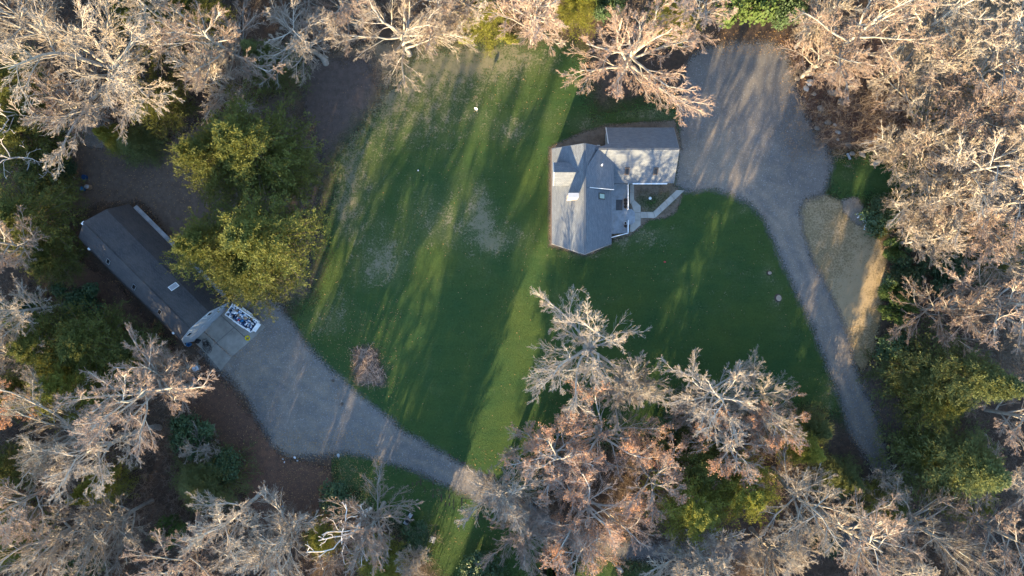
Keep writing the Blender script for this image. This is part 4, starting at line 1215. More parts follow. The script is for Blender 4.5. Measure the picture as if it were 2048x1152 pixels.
for k in range(60):
    t = g.random(); c = G(402 + 61 * t + g.normal() * 1.2, 656 + 57 * t + g.normal() * 1.2)
    b.box((c[0], c[1], .09), (g.uniform(.08, .3), g.uniform(.03, .08), .04), g.uniform(0, 3.1))
o = b.build('debris', M['wood']); tag(o, 'line of twigs and debris along the apron seam', 'debris', kind='stuff')
# machines on the leaves left of the apron
q = G(401, 750)
o = empty('garden_cart', (q[0], q[1], .02), -.75, 'black garden cart on the leaves below the barn apron', 'cart')
b = MB(); b.box((0, 0, .55), (1.7, .75, .08))
for s in (-1, 1): b.box((0, s * .36, .72), (1.7, .05, .3)); b.box((s * .83, 0, .72), (.05, .7, .3))
b.build('tray', M['black'], o)
for x in (-.55, .55):
    for s in (-1, 1):
        b = MB(); n = 12
        rg = [[(x + r * math.cos(2 * math.pi * k / n), s * .42 + y, .24 + r * math.sin(2 * math.pi * k / n)) for k in range(n)] for r, y in ((.06, -.05), (.24, -.06), (.24, .06), (.06, .05))]
        for p, r_ in zip(rg, rg[1:]):
            for k in range(n): b.poly([p[k], p[(k + 1) % n], r_[(k + 1) % n], r_[k]])
        b.build('wheel', M['black'], o, True)
b = MB(); b.tube([(-.85, 0, .5), (-1.5, .1, .75), (-1.75, .1, .9)], .03, 6); b.tube([(-1.75, -.15, .9), (-1.75, .35, .9)], .03, 6); b.build('handle', M['steel'], o)
def bin_box(name, px, py, sx, sy, h, rz, mat, lid, label, cat):
    q = G(px, py, h * .7)
    o = empty(name, (q[0], q[1], .02), rz, label, cat)
    b = MB(); b.box((0, 0, h / 2), (sx * .92, sy * .92, h)); b.build('body', mat, o)
    b = MB(); b.box((0, 0, h + .04), (sx, sy, .08)); b.box((0, 0, h + .1), (sx * .6, sy * .6, .05)); b.build('lid', lid, o)
    return o
bin_box('storage_bin', 392.5, 737, .85, .7, .8, .35, M['steel'], M['bag'], 'pale grey storage bin on the leaves beside the black garden cart', 'bin')
bin_box('metal_crate', 389, 757, .5, .7, .5, .9, M['steel'], M['steel'], 'small grey crate against the black garden cart', 'crate')

# junk behind the barn
def drum(name, px, py, r, h, mat, label, cat, lid=None):
    q = G(px, py, h)
    o = empty(name, (q[0], q[1], .01), 0, label, cat)
    b = MB(); b.lathe([(r * .93, 0), (r, .04), (r * .96, h * .33), (r, h * .36), (r * .96, h * .66), (r, h * .69), (r * .97, h - .04), (r, h), (r * .9, h), (r * .88, h - .06)], n=16); b.build('body', mat, o, True)
    if lid:
        b = MB(); b.lathe([(r * .88, h - .05), (r * .5, h - .01), (.06, h)], n=16); b.build('lid', lid, o, True)
drum('drum', 173, 373, .36, .9, M['card'], 'rusty drum with a pale round lid in the yard behind the barn', 'drum', M['steel'])
drum('tub', 167, 354, .38, .5, M['navy'], 'dark blue open tub at the top of the yard junk', 'tub')
drum('bucket', 163, 377, .3, .6, M['blue'], 'blue bucket leaning against the rusty drum', 'bucket')
lump_thing('tarp', 721, (1.0, .9, .4), tuple(G(134, 373) + (0, 0, .01)), .6, M['steel'], 'crumpled grey sheet at the left of the yard junk', 'sheet')
lump_thing('tarp', 722, (1.1, .7, .25), tuple(G(141, 383) + (0, 0, .01)), .1, M['black'], 'black plastic sheet below the crumpled grey sheet', 'sheet')
lump_thing('plank_piece', 723, (.9, .25, .12), tuple(G(147, 354) + (0, 0, .01)), -.6, M['cap'], 'thin pale strip lying left of the dark blue tub', 'strip')

# satellite dish on its pole in the upper lawn
q = G(954, 224)
o = empty('satellite_dish', q, 0, 'white oval dish on a thin pole in the upper lawn', 'dish')
b = MB(); b.tube([(0, 0, 0), (0, 0, 1.9)], .04, 8); b.build('pole', M['steel'], o)
b = MB()
nr, n = 5, 18
dirv = nrm(np.array([-.35, -.75, .62])); ux = nrm(np.cross((0, 0, 1), dirv)); uy = np.cross(dirv, ux)
rings = []
for i in range(1, nr + 1):
    r = i / nr
    rings.append([np.array([0, 0, 1.98]) + ux * .27 * r * math.cos(2 * math.pi * k / n) + uy * .21 * r * math.sin(2 * math.pi * k / n) + dirv * .09 * r * r for k in range(n)])
b.poly(rings[0])
for p, r_ in zip(rings, rings[1:]):
    for k in range(n): b.poly([p[k], p[(k + 1) % n], r_[(k + 1) % n], r_[k]])
b.build('reflector', M['white'], o, True)
b = MB(); b.tube([np.array([0, 0, 1.85]), np.array([0, 0, 1.85]) + dirv * .45], .015, 5); b.box(tuple(np.array([0, 0, 1.88]) + dirv * .45), (.07, .07, .1)); b.build('feed_arm', M['steel'], o)

# bits lying on the lawn
lump_thing('ball', 731, (.24, .24, .24), tuple(G(836.5, 341) + (0, 0, .01)), 0, M['bag'], 'small white ball on the middle of the lawn', 'ball', None, .04, 12, 8, True)
lump_thing('toy', 732, (.34, .26, .2), tuple(G(1329.5, 524) + (0, 0, .01)), 0, M['red'], 'small pinkish red object on the lawn south of the path', 'toy')
for px, py, r, lab in ((1556, 596, .42, 'cut tree stump in a bare patch on the lawn beside the drive'), (1538, 546, .26, 'low pale stump on the lawn north of the larger stump')):
    q = G(px, py)
    o = empty('tree_stump', q, random.random() * 3, lab, 'tree stump')
    b = MB(); b.lathe([(r * 1.35, 0), (r * 1.08, .1), (r, .32)], n=13, sx=1.0, sy=1.15); b.build('bark', M['dark_bark'], o)
    b = MB(); b.lathe([(r * .95, .315), (r * .93, .33)], n=13, sx=1.0, sy=1.15); b.build('cut_face', M['wood'], o)
# charred logs on the burn patch
for k, (px, py, ln, a, lab) in enumerate(((727, 717, 1.6, .7, 'thin dark log slanting across the top of the burn patch'), (745, 722, 2.2, 1.45, 'brown log with leaves along the edge of the burn patch'), (752, 747, 1.8, .1, 'dark log lying across the middle of the burn patch'), (755, 768, 1.5, .15, 'charred log along the lower edge of the burn patch'))):
    q = G(px, py)
    b = MB(); p = np.array([[-ln / 2, 0, .1], [-ln / 6, .05, .11], [ln / 5, -.04, .1], [ln / 2, .03, .09]]); b.tube(p, [.09, .11, .1, .07], 7)
    o = b.build('log', M['dark_bark'], None, True); o.location = (q[0], q[1], .02); o.rotation_euler = (0, 0, a); tag(o, lab, 'log', 'logs on the burn patch')
for k, (px, py, lab) in enumerate(((667, 761, 'larger dark clod on the gravel left of the burn patch'), (684, 808, 'dark clod on the gravel below the burn patch'))):
    lump_thing('clod', 740 + k, (.5, .42, .16), tuple(G(px, py) + (0, 0, .02)), k, M['dark_bark'], lab, 'clod', 'clods on the gravel', .35)

# boulders between the gravel lot and the wood
ROCKS = [(1594, 158, .9, .7, 'grey boulder topmost at the gravel lot edge'), (1619, 166, 1.35, 1.0, 'broad pale boulder in the upper part of the stone line'), (1611, 178, 1.0, .8, 'rounded boulder touching the broad pale one'),
         (1627, 188, .8, .7, 'small boulder below the rounded boulder'), (1664, 186, 1.9, 1.0, 'long flat tan boulder under the bare branches'), (1680, 205, 1.4, 1.2, 'wide grey slab below the long flat tan boulder'),
         (1640, 217, 1.1, .9, 'tan boulder midway down the stone line'), (1655, 246, 1.2, .8, 'grey boulder among leaves below the midway tan one'), (1669, 250, .6, .5, 'small pale stone beside the grey boulder among leaves'),
         (1634, 257, .9, .7, 'brown boulder right against the gravel edge'), (1676, 265, 1.1, .6, 'narrow pale stone low in the stone line'), (1675, 279, .5, .4, 'smallest white stone low in the stone line'), (1695, 291, 1.0, .8, 'blue grey boulder above the corner lawn'),
         (1703, 307, 1.0, .7, 'brown boulder at the head of the corner lawn'), (1724, 309, 1.4, .7, 'long brown boulder along the corner lawn edge'), (1775, 449, 1.2, .9, 'pale boulder in the shade behind the laurel'), (1797, 455, 1.6, 1.1, 'big grey boulder half hidden behind the laurel'),
         (1240, 1139, 1.3, .8, 'white topped boulder in the bed at the lower edge')]
for k, (px, py, sx, sy, lab) in enumerate(ROCKS):
    lump_thing('boulder', 760 + k, (sx, sy, min(sx, sy) * .6), tuple(G(px, py) + (0, 0, -.03)), -.5 + .3 * math.sin(k * 2.1), M['rock_pale'] if 'pale' in lab or 'white' in lab else M['rock'], lab, 'boulder', 'boulders by the gravel lot' if k < 15 else None, .2)
q = G(1697, 313)
b = MB(); b.box((0, 0, .1), (1.0, .26, .16)); o = b.build('concrete_block', M['cap']); o.location = (q[0], q[1], 0); o.rotation_euler = (0, 0, -1.1); tag(o, 'pale block standing at the head of the corner lawn', 'block')
g = np.random.default_rng(17)
me0 = None
for k in range(20):
    t = k / 19
    px, py = 1719 + 14 * t + g.normal() * 3, 427 + 27 * t + g.normal() * 2
    V, F = lump(800 + k % 4, .32, .26, .2, 7, 5, .25)
    if k < 4: me_k = raw_mesh('painted_stone', V, F); me_k.materials.append(M['bag'] if k % 2 else M['paint_blue'] if 'paint_blue' in M else simple('pale_blue_paint', (.45, .62, .75), .5)); LIB[f'stone{k}'] = me_k
    o = link('painted_stone', LIB[f'stone{k % 4}']); o.location = tuple(G(px, py) + (0, 0, .02)); o.rotation_euler = (0, 0, g.uniform(0, 6)); s = g.uniform(.7, 1.3); o.scale = (s, s, s)
    tag(o, 'small white or pale blue stone in the row at the laurel foot', 'stone', 'pale stones at the laurel foot')
# litter near the lower drive
for k, (px, py, s, mt, lab) in enumerate(((566, 918, .3, 'cap', 'pale scrap at the leaf bed edge, leftmost of the drive litter'), (569, 924, .26, 'bag', 'white scrap just below the leftmost drive litter'), (590, 915, .42, 'bag', 'largest white scrap of the litter by the lower drive'), (595, 921, .34, 'steel', 'grey scrap right of the largest white scrap'),
                                          (565, 1012, .32, 'blue', 'blue scrap on the sunlit brown leaves'), (677, 911, .7, 'steel', 'grey lump at the corner of the roadside lawn'))):
    lump_thing('scrap', 820 + k, (s, s * .7, .15), tuple(G(px, py) + (0, 0, .02)), k, M[mt], lab, 'scrap', 'litter by the lower drive', .3)
q = G(818, 1035)
o = empty('lawn_tractor', (q[0], q[1], .02), 1.05, 'white and black garden machine at the wood edge of the roadside lawn', 'garden machine')
b = MB(); b.box((0, 0, .5), (1.0, .5, .35)); b.box((-.35, 0, .72), (.4, .42, .15)); b.build('body', M['black'], o)
b = MB(); b.box((.55, 0, .6), (.6, .5, .3)); b.build('hood', M['cap'], o)
b = MB(); b.box((-.75, 0, .42), (.45, .7, .12)); b.build('deck', M['steel'], o)
for x in (-.4, .55):
    for s in (-1, 1):
        b = MB(); b.tube([(x, s * .3, .25), (x, s * .42, .25)], .25, 12); b.build('wheel', M['black'], o)
q = G(865, 1078)
o = empty('board', (q[0], q[1], .25), -.3, 'greenish grey board tilted beside the roadside lawn', 'board')
b = MB(); b.box((0, 0, 0), (.85, 1.0, .05), 0, .25); b.build('sheet_panel', M['lean'], o)
b = MB(); b.box((0, .1, -.14), (.6, .08, .22)); b.build('support', M['wood'], o)
# bird house on a pole in the wood above the lawn
q = G(921, 62)
o = empty('bird_feeder', q, 0, 'grey blue bird feeder on a pole at the wood edge above the lawn', 'bird feeder')
b = MB(); b.tube([(0, 0, 0), (0, 0, 1.8)], .03, 6); b.build('pole', M['steel'], o)
b = MB(); b.lathe([(.1, 1.75), (.1, 2.0), (.3, 2.02), (.03, 2.2)], n=10); b.build('roof', M['steel'], o, True)

# ------------------------------------------------------------------ trees one by one (crown centre and radius in photograph pixels)
TREES = [
 # --- upper left wood
 ('oak0', 185, 105, 205, 25, 'largest bare tree, forked grey trunk and wide limbs, above the bare soil yard'),
 ('forest0', 430, 95, 110, 23, 'bare tree with pale fanned twigs between the widest forked tree and the dark pine'),
 ('brushy1', 440, 170, 85, 19, 'lower bushy bare tree beside the wood path above the upper pine'),
 ('forest1', 605, 70, 95, 17, 'bare tree with crooked pale top left of the worn lawn corner'),
 ('oak1', 795, 55, 130, 17, 'wide bare tree with drooping twigs over the upper left lawn edge'),
 ('forest2', 690, 10, 80, 17, 'bare tree behind the drooping wide tree at the upper lawn edge'),
 ('brushy0', 1068, 35, 85, 17, 'bushy bare tree with straight pale trunk at the lawn edge left of the leafy oak'),
 ('sparse0', 1268, 95, 150, 18, 'broad sunlit oak with scattered orange leaves north of the house'),
 ('forest3', 320, 30, 90, 24, 'bare tree behind the widest forked tree at the upper edge'),
 ('forest1', 60, 60, 110, 24, 'bare tree at the upper left corner behind the widest forked tree'),
 ('brushy0', 150, 215, 75, 15, 'grey twiggy tree under the widest forked tree, next to the stone patch'),
 ('dead0', 25, 315, 62, 15, 'pale dead tree with two bare arms left of the yard junk'),
 ('dead1', 30, 225, 60, 15, 'thin dead tree with curling limbs above the two armed dead tree'),
 ('brushy1', 930, 5, 70, 18, 'pale twiggy tree behind the yellow cedar at the upper edge'),
 ('forest0', 870, -10, 90, 17, 'bare tree between the drooping wide tree and the yellow cedar'),
 ('forest2', 1400, 30, 75, 15, 'bare tree between the sunlit oak and the bright green cedar'),
 # --- right wood
 ('brushy0', 1655, 115, 85, 15, 'low bushy reddish bare tree beside the top of the gravel lot'),
 ('brushy1', 1650, 45, 65, 17, 'pale twiggy tree right of the bright green cedar'),
 ('forest0', 1735, 60, 120, 25, 'bare tree with long slanting sunlit trunk above the boulders'),
 ('oak2', 1850, 110, 135, 22, 'bare tree with pale curved limbs over the long flat tan boulder'),
 ('forest3', 1900, 30, 110, 25, 'tall bare tree at the upper edge with a leaf strewn slope below'),
 ('forest1', 2010, 75, 110, 26, 'tall slanting bare tree at the upper right corner'),
 ('forest2', 1960, 150, 105, 24, 'bare tree with orange leaf litter showing through under the corner tree'),
 ('brushy0', 1900, 235, 130, 21, 'reddish fine twigged tree right of the boulder line'),
 ('forest0', 2030, 190, 110, 25, 'bare tree at the right edge with broken lichen covered limbs'),
 ('brushy1', 1830, 300, 95, 18, 'pale twiggy tree leaning over the corner lawn'),
 ('forest1', 1955, 335, 115, 24, 'bare tree with thick sunlit trunk behind the corner lawn'),
 ('forest3', 2035, 320, 95, 25, 'bare tree at the right edge level with the corner lawn'),
 ('brushy1', 1850, 400, 85, 18, 'fan shaped twiggy tree behind the dark laurel'),
 ('forest2', 1990, 410, 105, 24, 'bare tree with long shaded trunk right of the fan shaped tree'),
 ('brushy0', 1930, 455, 85, 19, 'round reddish crowned tree right of the light green shrub'),
 ('brushy1', 1850, 480, 70, 16, 'low twiggy tree between the light green shrub and the round reddish tree'),
 ('brushy0', 1890, 620, 85, 18, 'fan shaped reddish tree above the yellow tipped spruce'),
 ('forest0', 2010, 620, 110, 23, 'bare tree with thick grey trunk right of the fan shaped reddish tree'),
 ('forest1', 2040, 520, 80, 22, 'bare tree at the right edge above the thick grey trunk'),
 ('brushy1', 2020, 705, 70, 17, 'grey twiggy tree above the tip of the yellow tipped spruce'),
 ('forest2', 2040, 830, 85, 22, 'bare tree at the right edge below the yellow tipped spruce'),
 # --- lower right
 ('forest3', 2030, 960, 80, 17, 'bare tree at the right edge beside the broad shaded spruce'),
 ('oak1', 1860, 1065, 130, 16, 'spreading grey limbed tree over the drive at the lower right'),
 ('forest0', 1990, 1075, 105, 17, 'bare tree near the lower right corner right of the spreading grey tree'),
 ('forest1', 1620, 1005, 105, 20, 'bare tree with fanned pale limbs left of the drive bend'),
 ('forest2', 1715, 1075, 95, 20, 'bare tree below the drive bend with pale fanned twigs'),
 ('oak2', 1560, 1115, 90, 18, 'crooked bare tree over the lane at the lower edge'),
 ('brushy1', 1400, 1110, 100, 16, 'pale twiggy tree over the lane right of the white topped boulder'),
 ('sapling0', 1790, 975, 55, 10, 'thin grey sapling standing over the drive bend'),
 ('forest3', 1790, 1140, 85, 22, 'bare tree at the lower edge below the spreading grey tree'),
 # --- middle clump
 ('oak0', 1188, 705, 140, 15, 'open bare tree standing alone on the lawn below the house'),
 ('brushy1', 1250, 770, 75, 14, 'grey twiggy tree behind the open lawn tree'),
 ('leafy0', 1210, 880, 135, 13, 'rust leaved oak directly below the open lawn tree'),
 ('leafy1', 1105, 910, 95, 12.5, 'rust leaved oak on the lawn side of the middle clump'),
 ('leafy0', 1180, 1020, 135, 14, 'rust leaved oak over the lane in the lower middle'),
 ('leafy1', 1300, 950, 90, 13, 'rust leaved oak on the cedar side of the middle clump'),
 ('leafy1', 1150, 1100, 75, 13, 'lowest rust leaved oak of the middle clump beside the lane'),
 ('brushy1', 1010, 985, 88, 12, 'grey bushy tree over the drive left of the rust leaved oaks'),
 ('brushy0', 1050, 1070, 70, 12, 'lower grey bushy tree beside the roadside lawn'),
 ('sapling1', 1022, 915, 38, 10, 'thin sapling at the drive edge above the grey bushy tree'),
 ('forest1', 1440, 800, 105, 16, 'grey bare tree at the left of the clump by the drive'),
 ('oak1', 1520, 800, 85, 16, 'grey spreading tree at the top of the clump by the drive'),
 ('leafy1', 1455, 890, 85, 15, 'rust leaved oak below the grey trees of the clump by the drive'),
 ('leafy1', 1545, 845, 62, 14, 'small pinkish leaved oak at the drive side of the clump'),
 ('brushy0', 1380, 820, 55, 9, 'low purplish twiggy tree between the two clumps'),
 # --- lower left wood
 ('forest0', 275, 800, 125, 22, 'bare tree with long pale slanting trunk below the barn'),
 ('oak2', 110, 880, 130, 22, 'bare tree with lichen pale twisted limbs left of the yellow cedar'),
 ('forest1', 205, 900, 95, 21, 'bare tree between the twisted limbs tree and the slanting trunk'),
 ('brushy1', 230, 1045, 85, 17, 'round crowned grey tree in the lower left wood'),
 ('oak0', 85, 1090, 115, 21, 'bare tree with curling limbs at the lower left corner'),
 ('forest2', 45, 1000, 80, 22, 'bare tree at the left edge above the corner tree'),
 ('forest3', 465, 1035, 90, 18, 'bare tree with fanned limbs beside the bright green shrub'),
 ('brushy1', 565, 1080, 100, 17, 'grey twiggy tree below the sunlit brown leaves'),
 ('brushy0', 745, 1045, 85, 15, 'brown twiggy tree left of the garden machine'),
 ('dead1', 705, 1075, 75, 16, 'white bleached dead tree in front of the brown twiggy tree'),
 ('forest0', 350, 1130, 90, 20, 'bare tree at the lower edge left of the fanned limbs tree'),
 ('forest1', 30, 620, 75, 20, 'bare tree at the left edge level with the barn'),
 ('brushy1', 35, 705, 70, 17, 'pale twiggy tree below the bare tree level with the barn'),
 ('forest2', 20, 490, 65, 18, 'bare tree at the left edge beside the grey green pine'),
 ('leafy1', 25, 800, 50, 15, 'small orange leaved tree at the left edge'),
 ('brushy0', 345, 740, 60, 13, 'pale bushy tree beside the pale grey storage bin'),
 ('sapling0', 390, 905, 50, 9, 'twiggy sapling between the two dark green shrubs'),
 ('sapling1', 660, 1120, 50, 9, 'brown sapling at the lower edge by the dead tree'),
 ('brushy1', 822, 1125, 40, 10, 'reddish sapling like tree below the tilted board'),
 # --- conifers and evergreen shrubs, left
 ('pine0', 510, 300, 112, 19, 'upper of the two big pines beside the lawn'),
 ('pine1', 440, 330, 72, 20, 'golden lit pine at the yard side of the upper big pine'),
 ('pine2', 535, 480, 105, 19, 'lower big pine beside the lawn next to the barn'),
 ('pine1', 435, 500, 78, 19, 'golden lit pine against the barn roof'),
 ('pine0', 515, 545, 78, 15, 'low spreading golden pine above the trailer'),
 ('pine2', 580, 340, 62, 14, 'shaded pine on the lawn side of the upper big pine'),
 ('spruce0', 545, 130, 55, 15, 'dark spruce left of the worn lawn corner'),
 ('pine0', 320, 210, 60, 12, 'shaded pine under the widest forked tree'),
 ('gold0', 232, 275, 34, 9, 'small yellow cedar in the bare soil yard'),
 ('spruce1', 275, 290, 42, 7, 'small dark spruce touching the yellow cedar in the yard'),
 ('pine1', 20, 170, 70, 15, 'shaded pine at the left edge under the corner tree'),
 ('pine2', 60, 270, 80, 12, 'grey green pine behind the pale dead tree'),
 ('pine0', 300, 60, 75, 14, 'shaded pine behind the widest forked tree at the upper edge'),
 ('pine1', 400, 30, 55, 14, 'olive pine at the upper edge behind the fanned twigs'),
 ('pine2', 65, 440, 90, 13, 'large grey green pine left of the barn'),
 ('laurel0', 125, 335, 36, 4, 'bright green laurel beside the yard junk'),
 ('spruce0', 85, 360, 50, 8, 'dark spruce below the two armed dead tree'),
 ('pine0', 110, 520, 55, 10, 'olive pine at the back corner of the barn'),
 ('laurel1', 160, 600, 48, 5, 'blue green laurel on the brown leaves beside the barn'),
 ('pine1', 195, 690, 85, 13, 'dark pine below the barn, right of a group of pines'),
 ('pine2', 110, 690, 75, 14, 'olive pine left of the dark pine below the barn'),
 ('gold1', 155, 770, 78, 14, 'yellow green conifer below the olive pine'),
 ('laurel0', 60, 620, 50, 6, 'dark laurel at the left edge under the bare tree'),
 ('pine0', 55, 780, 55, 12, 'shaded pine behind the small orange leaved tree'),
 ('spruce1', 270, 700, 50, 9, 'dark blue green spruce near the front corner of the barn'),
 ('laurel1', 392, 868, 50, 6, 'round dark green shrub beside the brown leaf slope'),
 ('spruce0', 415, 960, 72, 9, 'blue green spruce below the round dark green shrub'),
 ('laurel0', 455, 925, 42, 5, 'dark green shrub at the edge of the leaf bed'),
 ('gold0', 200, 975, 42, 12, 'yellow cedar in the middle of the lower left wood'),
 ('lime0', 340, 1062, 34, 5, 'bright green shrub in the lower left wood'),
 ('laurel1', 175, 1120, 45, 5, 'dark shrub at the lower edge below the round crowned tree'),
 ('gold1', 25, 1070, 70, 10, 'olive conifer at the lower left corner'),
 ('pine1', 20, 940, 55, 11, 'olive pine at the left edge beside the twisted limbs tree'),
 ('laurel0', 678, 1005, 40, 4, 'dark laurel at the left end of the roadside lawn'),
 ('gold1', 650, 1075, 38, 6, 'olive shrub like conifer behind the dead tree'),
 ('gold1', 770, 1125, 55, 7, 'olive conifer at the lower edge right of the dead tree'),
 ('laurel1', 835, 1085, 38, 4, 'dark laurel beside the tilted board'),
 ('laurel0', 950, 1140, 50, 4, 'dark laurel at the lower edge of the roadside lawn'),
 # --- top
 ('gold0', 965, 32, 46, 11, 'yellow cedar at the upper lawn edge above small shrubs'),
 ('lime1', 932, 80, 18, 1.8, 'small yellow shrub at the lawn edge, left one of three'),
 ('lime1', 980, 85, 13, 1.5, 'smallest yellow shrub at the lawn edge, between two others'),
 ('lime1', 1020, 75, 20, 2, 'yellow shrub at the foot of the straight pale trunk'),
 ('gold1', 1150, 20, 45, 11, 'olive conifer between the straight pale trunk and the sunlit oak'),
 ('laurel1', 1205, 15, 40, 9, 'dark green evergreen behind the sunlit oak'),
 ('lime0', 1475, 15, 72, 12, 'bright green evergreen tree above the gravel lot'),
 ('laurel0', 1565, 30, 36, 8, 'dark green evergreen right of the bright green one'),
 ('gold1', 1350, 40, 45, 9, 'olive conifer behind the sunlit oak near the gravel lot'),
 # --- right
 ('laurel0', 1768, 420, 46, 4, 'dark glossy laurel above the row of pale stones'),
 ('gold1', 1760, 455, 24, 2.5, 'yellowish shrub at the foot of the dark glossy laurel'),
 ('lime0', 1780, 497, 27, 3.5, 'light green clipped shrub at the top of the dry grass verge'),
 ('laurel1', 1812, 480, 26, 4, 'dark shrub touching the light green clipped shrub'),
 ('laurel1', 1800, 555, 45, 5, 'dark blue green laurel beside the dry grass verge'),
 ('lime0', 1778, 580, 24, 5, 'light green shrub at the edge of the dry grass verge'),
 ('lime0', 1792, 625, 32, 6, 'taller light green shrub below the one at the verge edge'),
 ('laurel0', 1795, 690, 38, 6, 'dark shrub below the taller light green shrub'),
 ('spruce0', 1885, 748, 92, 22, 'tall yellow tipped spruce right of the drive'),
 ('spruce1', 1815, 745, 50, 11, 'dark spruce between the drive and the yellow tipped spruce'),
 ('pine2', 1855, 800, 60, 13, 'blue green pine at the foot of the yellow tipped spruce'),
 ('spruce1', 1900, 925, 100, 17, 'broad shaded spruce below the yellow tipped spruce'),
 ('pine1', 1838, 900, 42, 9, 'dark pine between the drive bend and the broad spruce'),
 ('spruce0', 1675, 955, 48, 10, 'dark spruce inside the drive bend'),
 ('gold0', 1600, 890, 45, 13, 'yellow lit cedar at the drive side of the clump'),
 ('spruce1', 1625, 855, 40, 9, 'dark spruce behind the yellow lit cedar'),
 ('gold1', 1480, 970, 70, 14, 'yellow green conifer between the clump and the lane'),
 ('gold1', 1370, 1000, 82, 14, 'yellow green conifer beside the rust leaved oaks'),
 ('pine0', 1400, 920, 70, 12, 'shaded pine between the two yellow green conifers and the clump'),
 ('pine1', 1760, 1010, 50, 10, 'dark pine below the drive bend'),
 ('laurel1', 1345, 860, 38, 4, 'dark shrub under the low purplish tree'),
 ('gold1', 1930, 1000, 50, 8, 'olive conifer under the broad shaded spruce'),
 ('laurel0', 1640, 1080, 35, 4, 'dark shrub beside the lane under bare trees'),
 ('pine2', 1990, 500, 55, 9, 'shaded pine right of the round reddish tree'),
 ('laurel1', 1900, 540, 60, 5, 'dark shrub above the fan shaped reddish tree'),
 ('pine0', 1870, 230, 40, 7, 'shaded olive pine under the reddish fine twigged tree'),
 ('gold1', 1945, 165, 28, 6, 'small yellow green conifer under the right wood'),
]
for row in TREES:
    plant(*row)

# ------------------------------------------------------------------ undergrowth: saplings and brush too many to count
rng = np.random.default_rng(99)
ZONES = [  # x0, y0, x1, y1 in photograph pixels, saplings
 (0, -60, 720, 110, 420), (0, 110, 400, 230, 200), (720, -60, 1420, 70, 320), (1570, -40, 2120, 330, 480), (1760, 330, 2120, 700, 360), (1780, 820, 2120, 1200, 420), (1320, 1060, 1900, 1200, 300), (1560, 960, 1760, 1060, 120),
 (1330, 830, 1600, 960, 200), (1060, 880, 1340, 1080, 200), (0, 850, 420, 1200, 520), (420, 1000, 640, 1200, 260), (0, 560, 170, 860, 200), (640, 1040, 880, 1200, 140), (1330, 780, 1420, 860, 60), (330, 700, 400, 900, 50), (1620, 180, 1780, 300, 90)]
P0, HH = [], []
for x0, y0, x1, y1, n in ZONES:
    for k in range(n):
        P0.append(G(rng.uniform(x0, x1), rng.uniform(y0, y1))); HH.append(rng.uniform(1.2, 4.2))
P0 = np.array(P0); HH = np.array(HH); B = len(P0)
D = nrm(np.c_[rng.normal(size=(B, 2)) * .22, np.ones(B)])
Pt = np.stack([P0 + D * (HH * s)[:, None] + rng.normal(size=(B, 3)) * .06 * s for s in np.linspace(0, 1, 5)], 1)
Rt = np.linspace(.03, .01, 5)[None] * np.ones((B, 1))
b1 = kids(rng, Pt, Rt, HH, 8, .15, .8, .5, 4, .14, .02, .6, .010, .4)
b2 = kids(rng, b1[0], b1[1], b1[2], 4, .2, .7, .5, 3, .14, .02, .6, .009, .4)
V1, F1 = tubes(Pt, Rt, 3); V2, F2 = tubes(b1[0], b1[1], 3); V3, F3 = tubes(b2[0][::1], b2[1], 3)
o = link('undergrowth', raw_mesh('undergrowth', np.concatenate([V1, V2, V3]), [F1, F2 + len(V1), F3 + len(V1) + len(V2)]), M['brush'])
tag(o, 'twiggy brown undergrowth beneath the bare trees', 'undergrowth', kind='stuff')

# twigs and leaves heaped over the old burn patch
rb = np.random.default_rng(12)
n = 190
ta = rb.uniform(-1, 1, n)
a0 = np.array([G(x, y) for x, y in zip(737 + 8 * ta + rb.normal(0, 11, n), 730 + 32 * ta + rb.normal(0, 7, n))]); a0[:, 2] = rb.uniform(.03, .35, n)
dd = nrm(np.c_[rb.normal(size=(n, 2)), rb.uniform(-.1, .35, n)]) * rb.uniform(.4, 1.5, n)[:, None]
P_ = np.stack([a0, a0 + dd * .5 + rb.normal(size=(n, 3)) * .05, a0 + dd], 1); P_[..., 2] = np.maximum(P_[..., 2], .03)
V, F = tubes(P_, np.linspace(.03, .01, 3)[None] * np.ones((n, 1)), 4)
o = link('brush_pile', raw_mesh('brush_pile', V, [F]), M['red_twig'])
tag(o, 'heap of reddish brown twigs on the bare patch at the left edge of the lawn', 'brush', kind='stuff')

# fallen leaves lying about
pts = []
for x0, y0, x1, y1, n in ((600, 100, 1150, 300, 260), (600, 600, 800, 800, 500), (560, 860, 760, 1000, 1800), (1060, 740, 1700, 900, 900), (1560, 80, 1760, 330, 1800), (680, 900, 1000, 1100, 500), (100, 240, 400, 440, 1500), (150, 560, 560, 900, 3000),
                          (1700, 650, 1800, 900, 1200), (440, 640, 800, 920, 500), (680, 110, 1360, 780, 260), (700, 690, 772, 775, 350), (1380, 60, 1600, 110, 800), (0, 0, 2048, 1152, 2600)):
    q = np.c_[rng.uniform(x0, x1, n), rng.uniform(y0, y1, n)]
    pts.append(np.c_[(q[:, 0] - 1024) / PPM, (576 - q[:, 1]) / PPM, rng.uniform(.035, .06, n)])
pts = np.concatenate(pts)
V, F = leaf_quads(rng, pts, .14, np.tile([0, 0, 1.0], (len(pts), 1)))
V[:, 2] = np.maximum(V[:, 2], .03)
o = link('fallen_leaves', raw_mesh('fallen_leaves', V, [F]), M['leafbit'])
tag(o, 'fallen brown leaves scattered over lawn, drive and wood floor', 'leaves', kind='stuff')

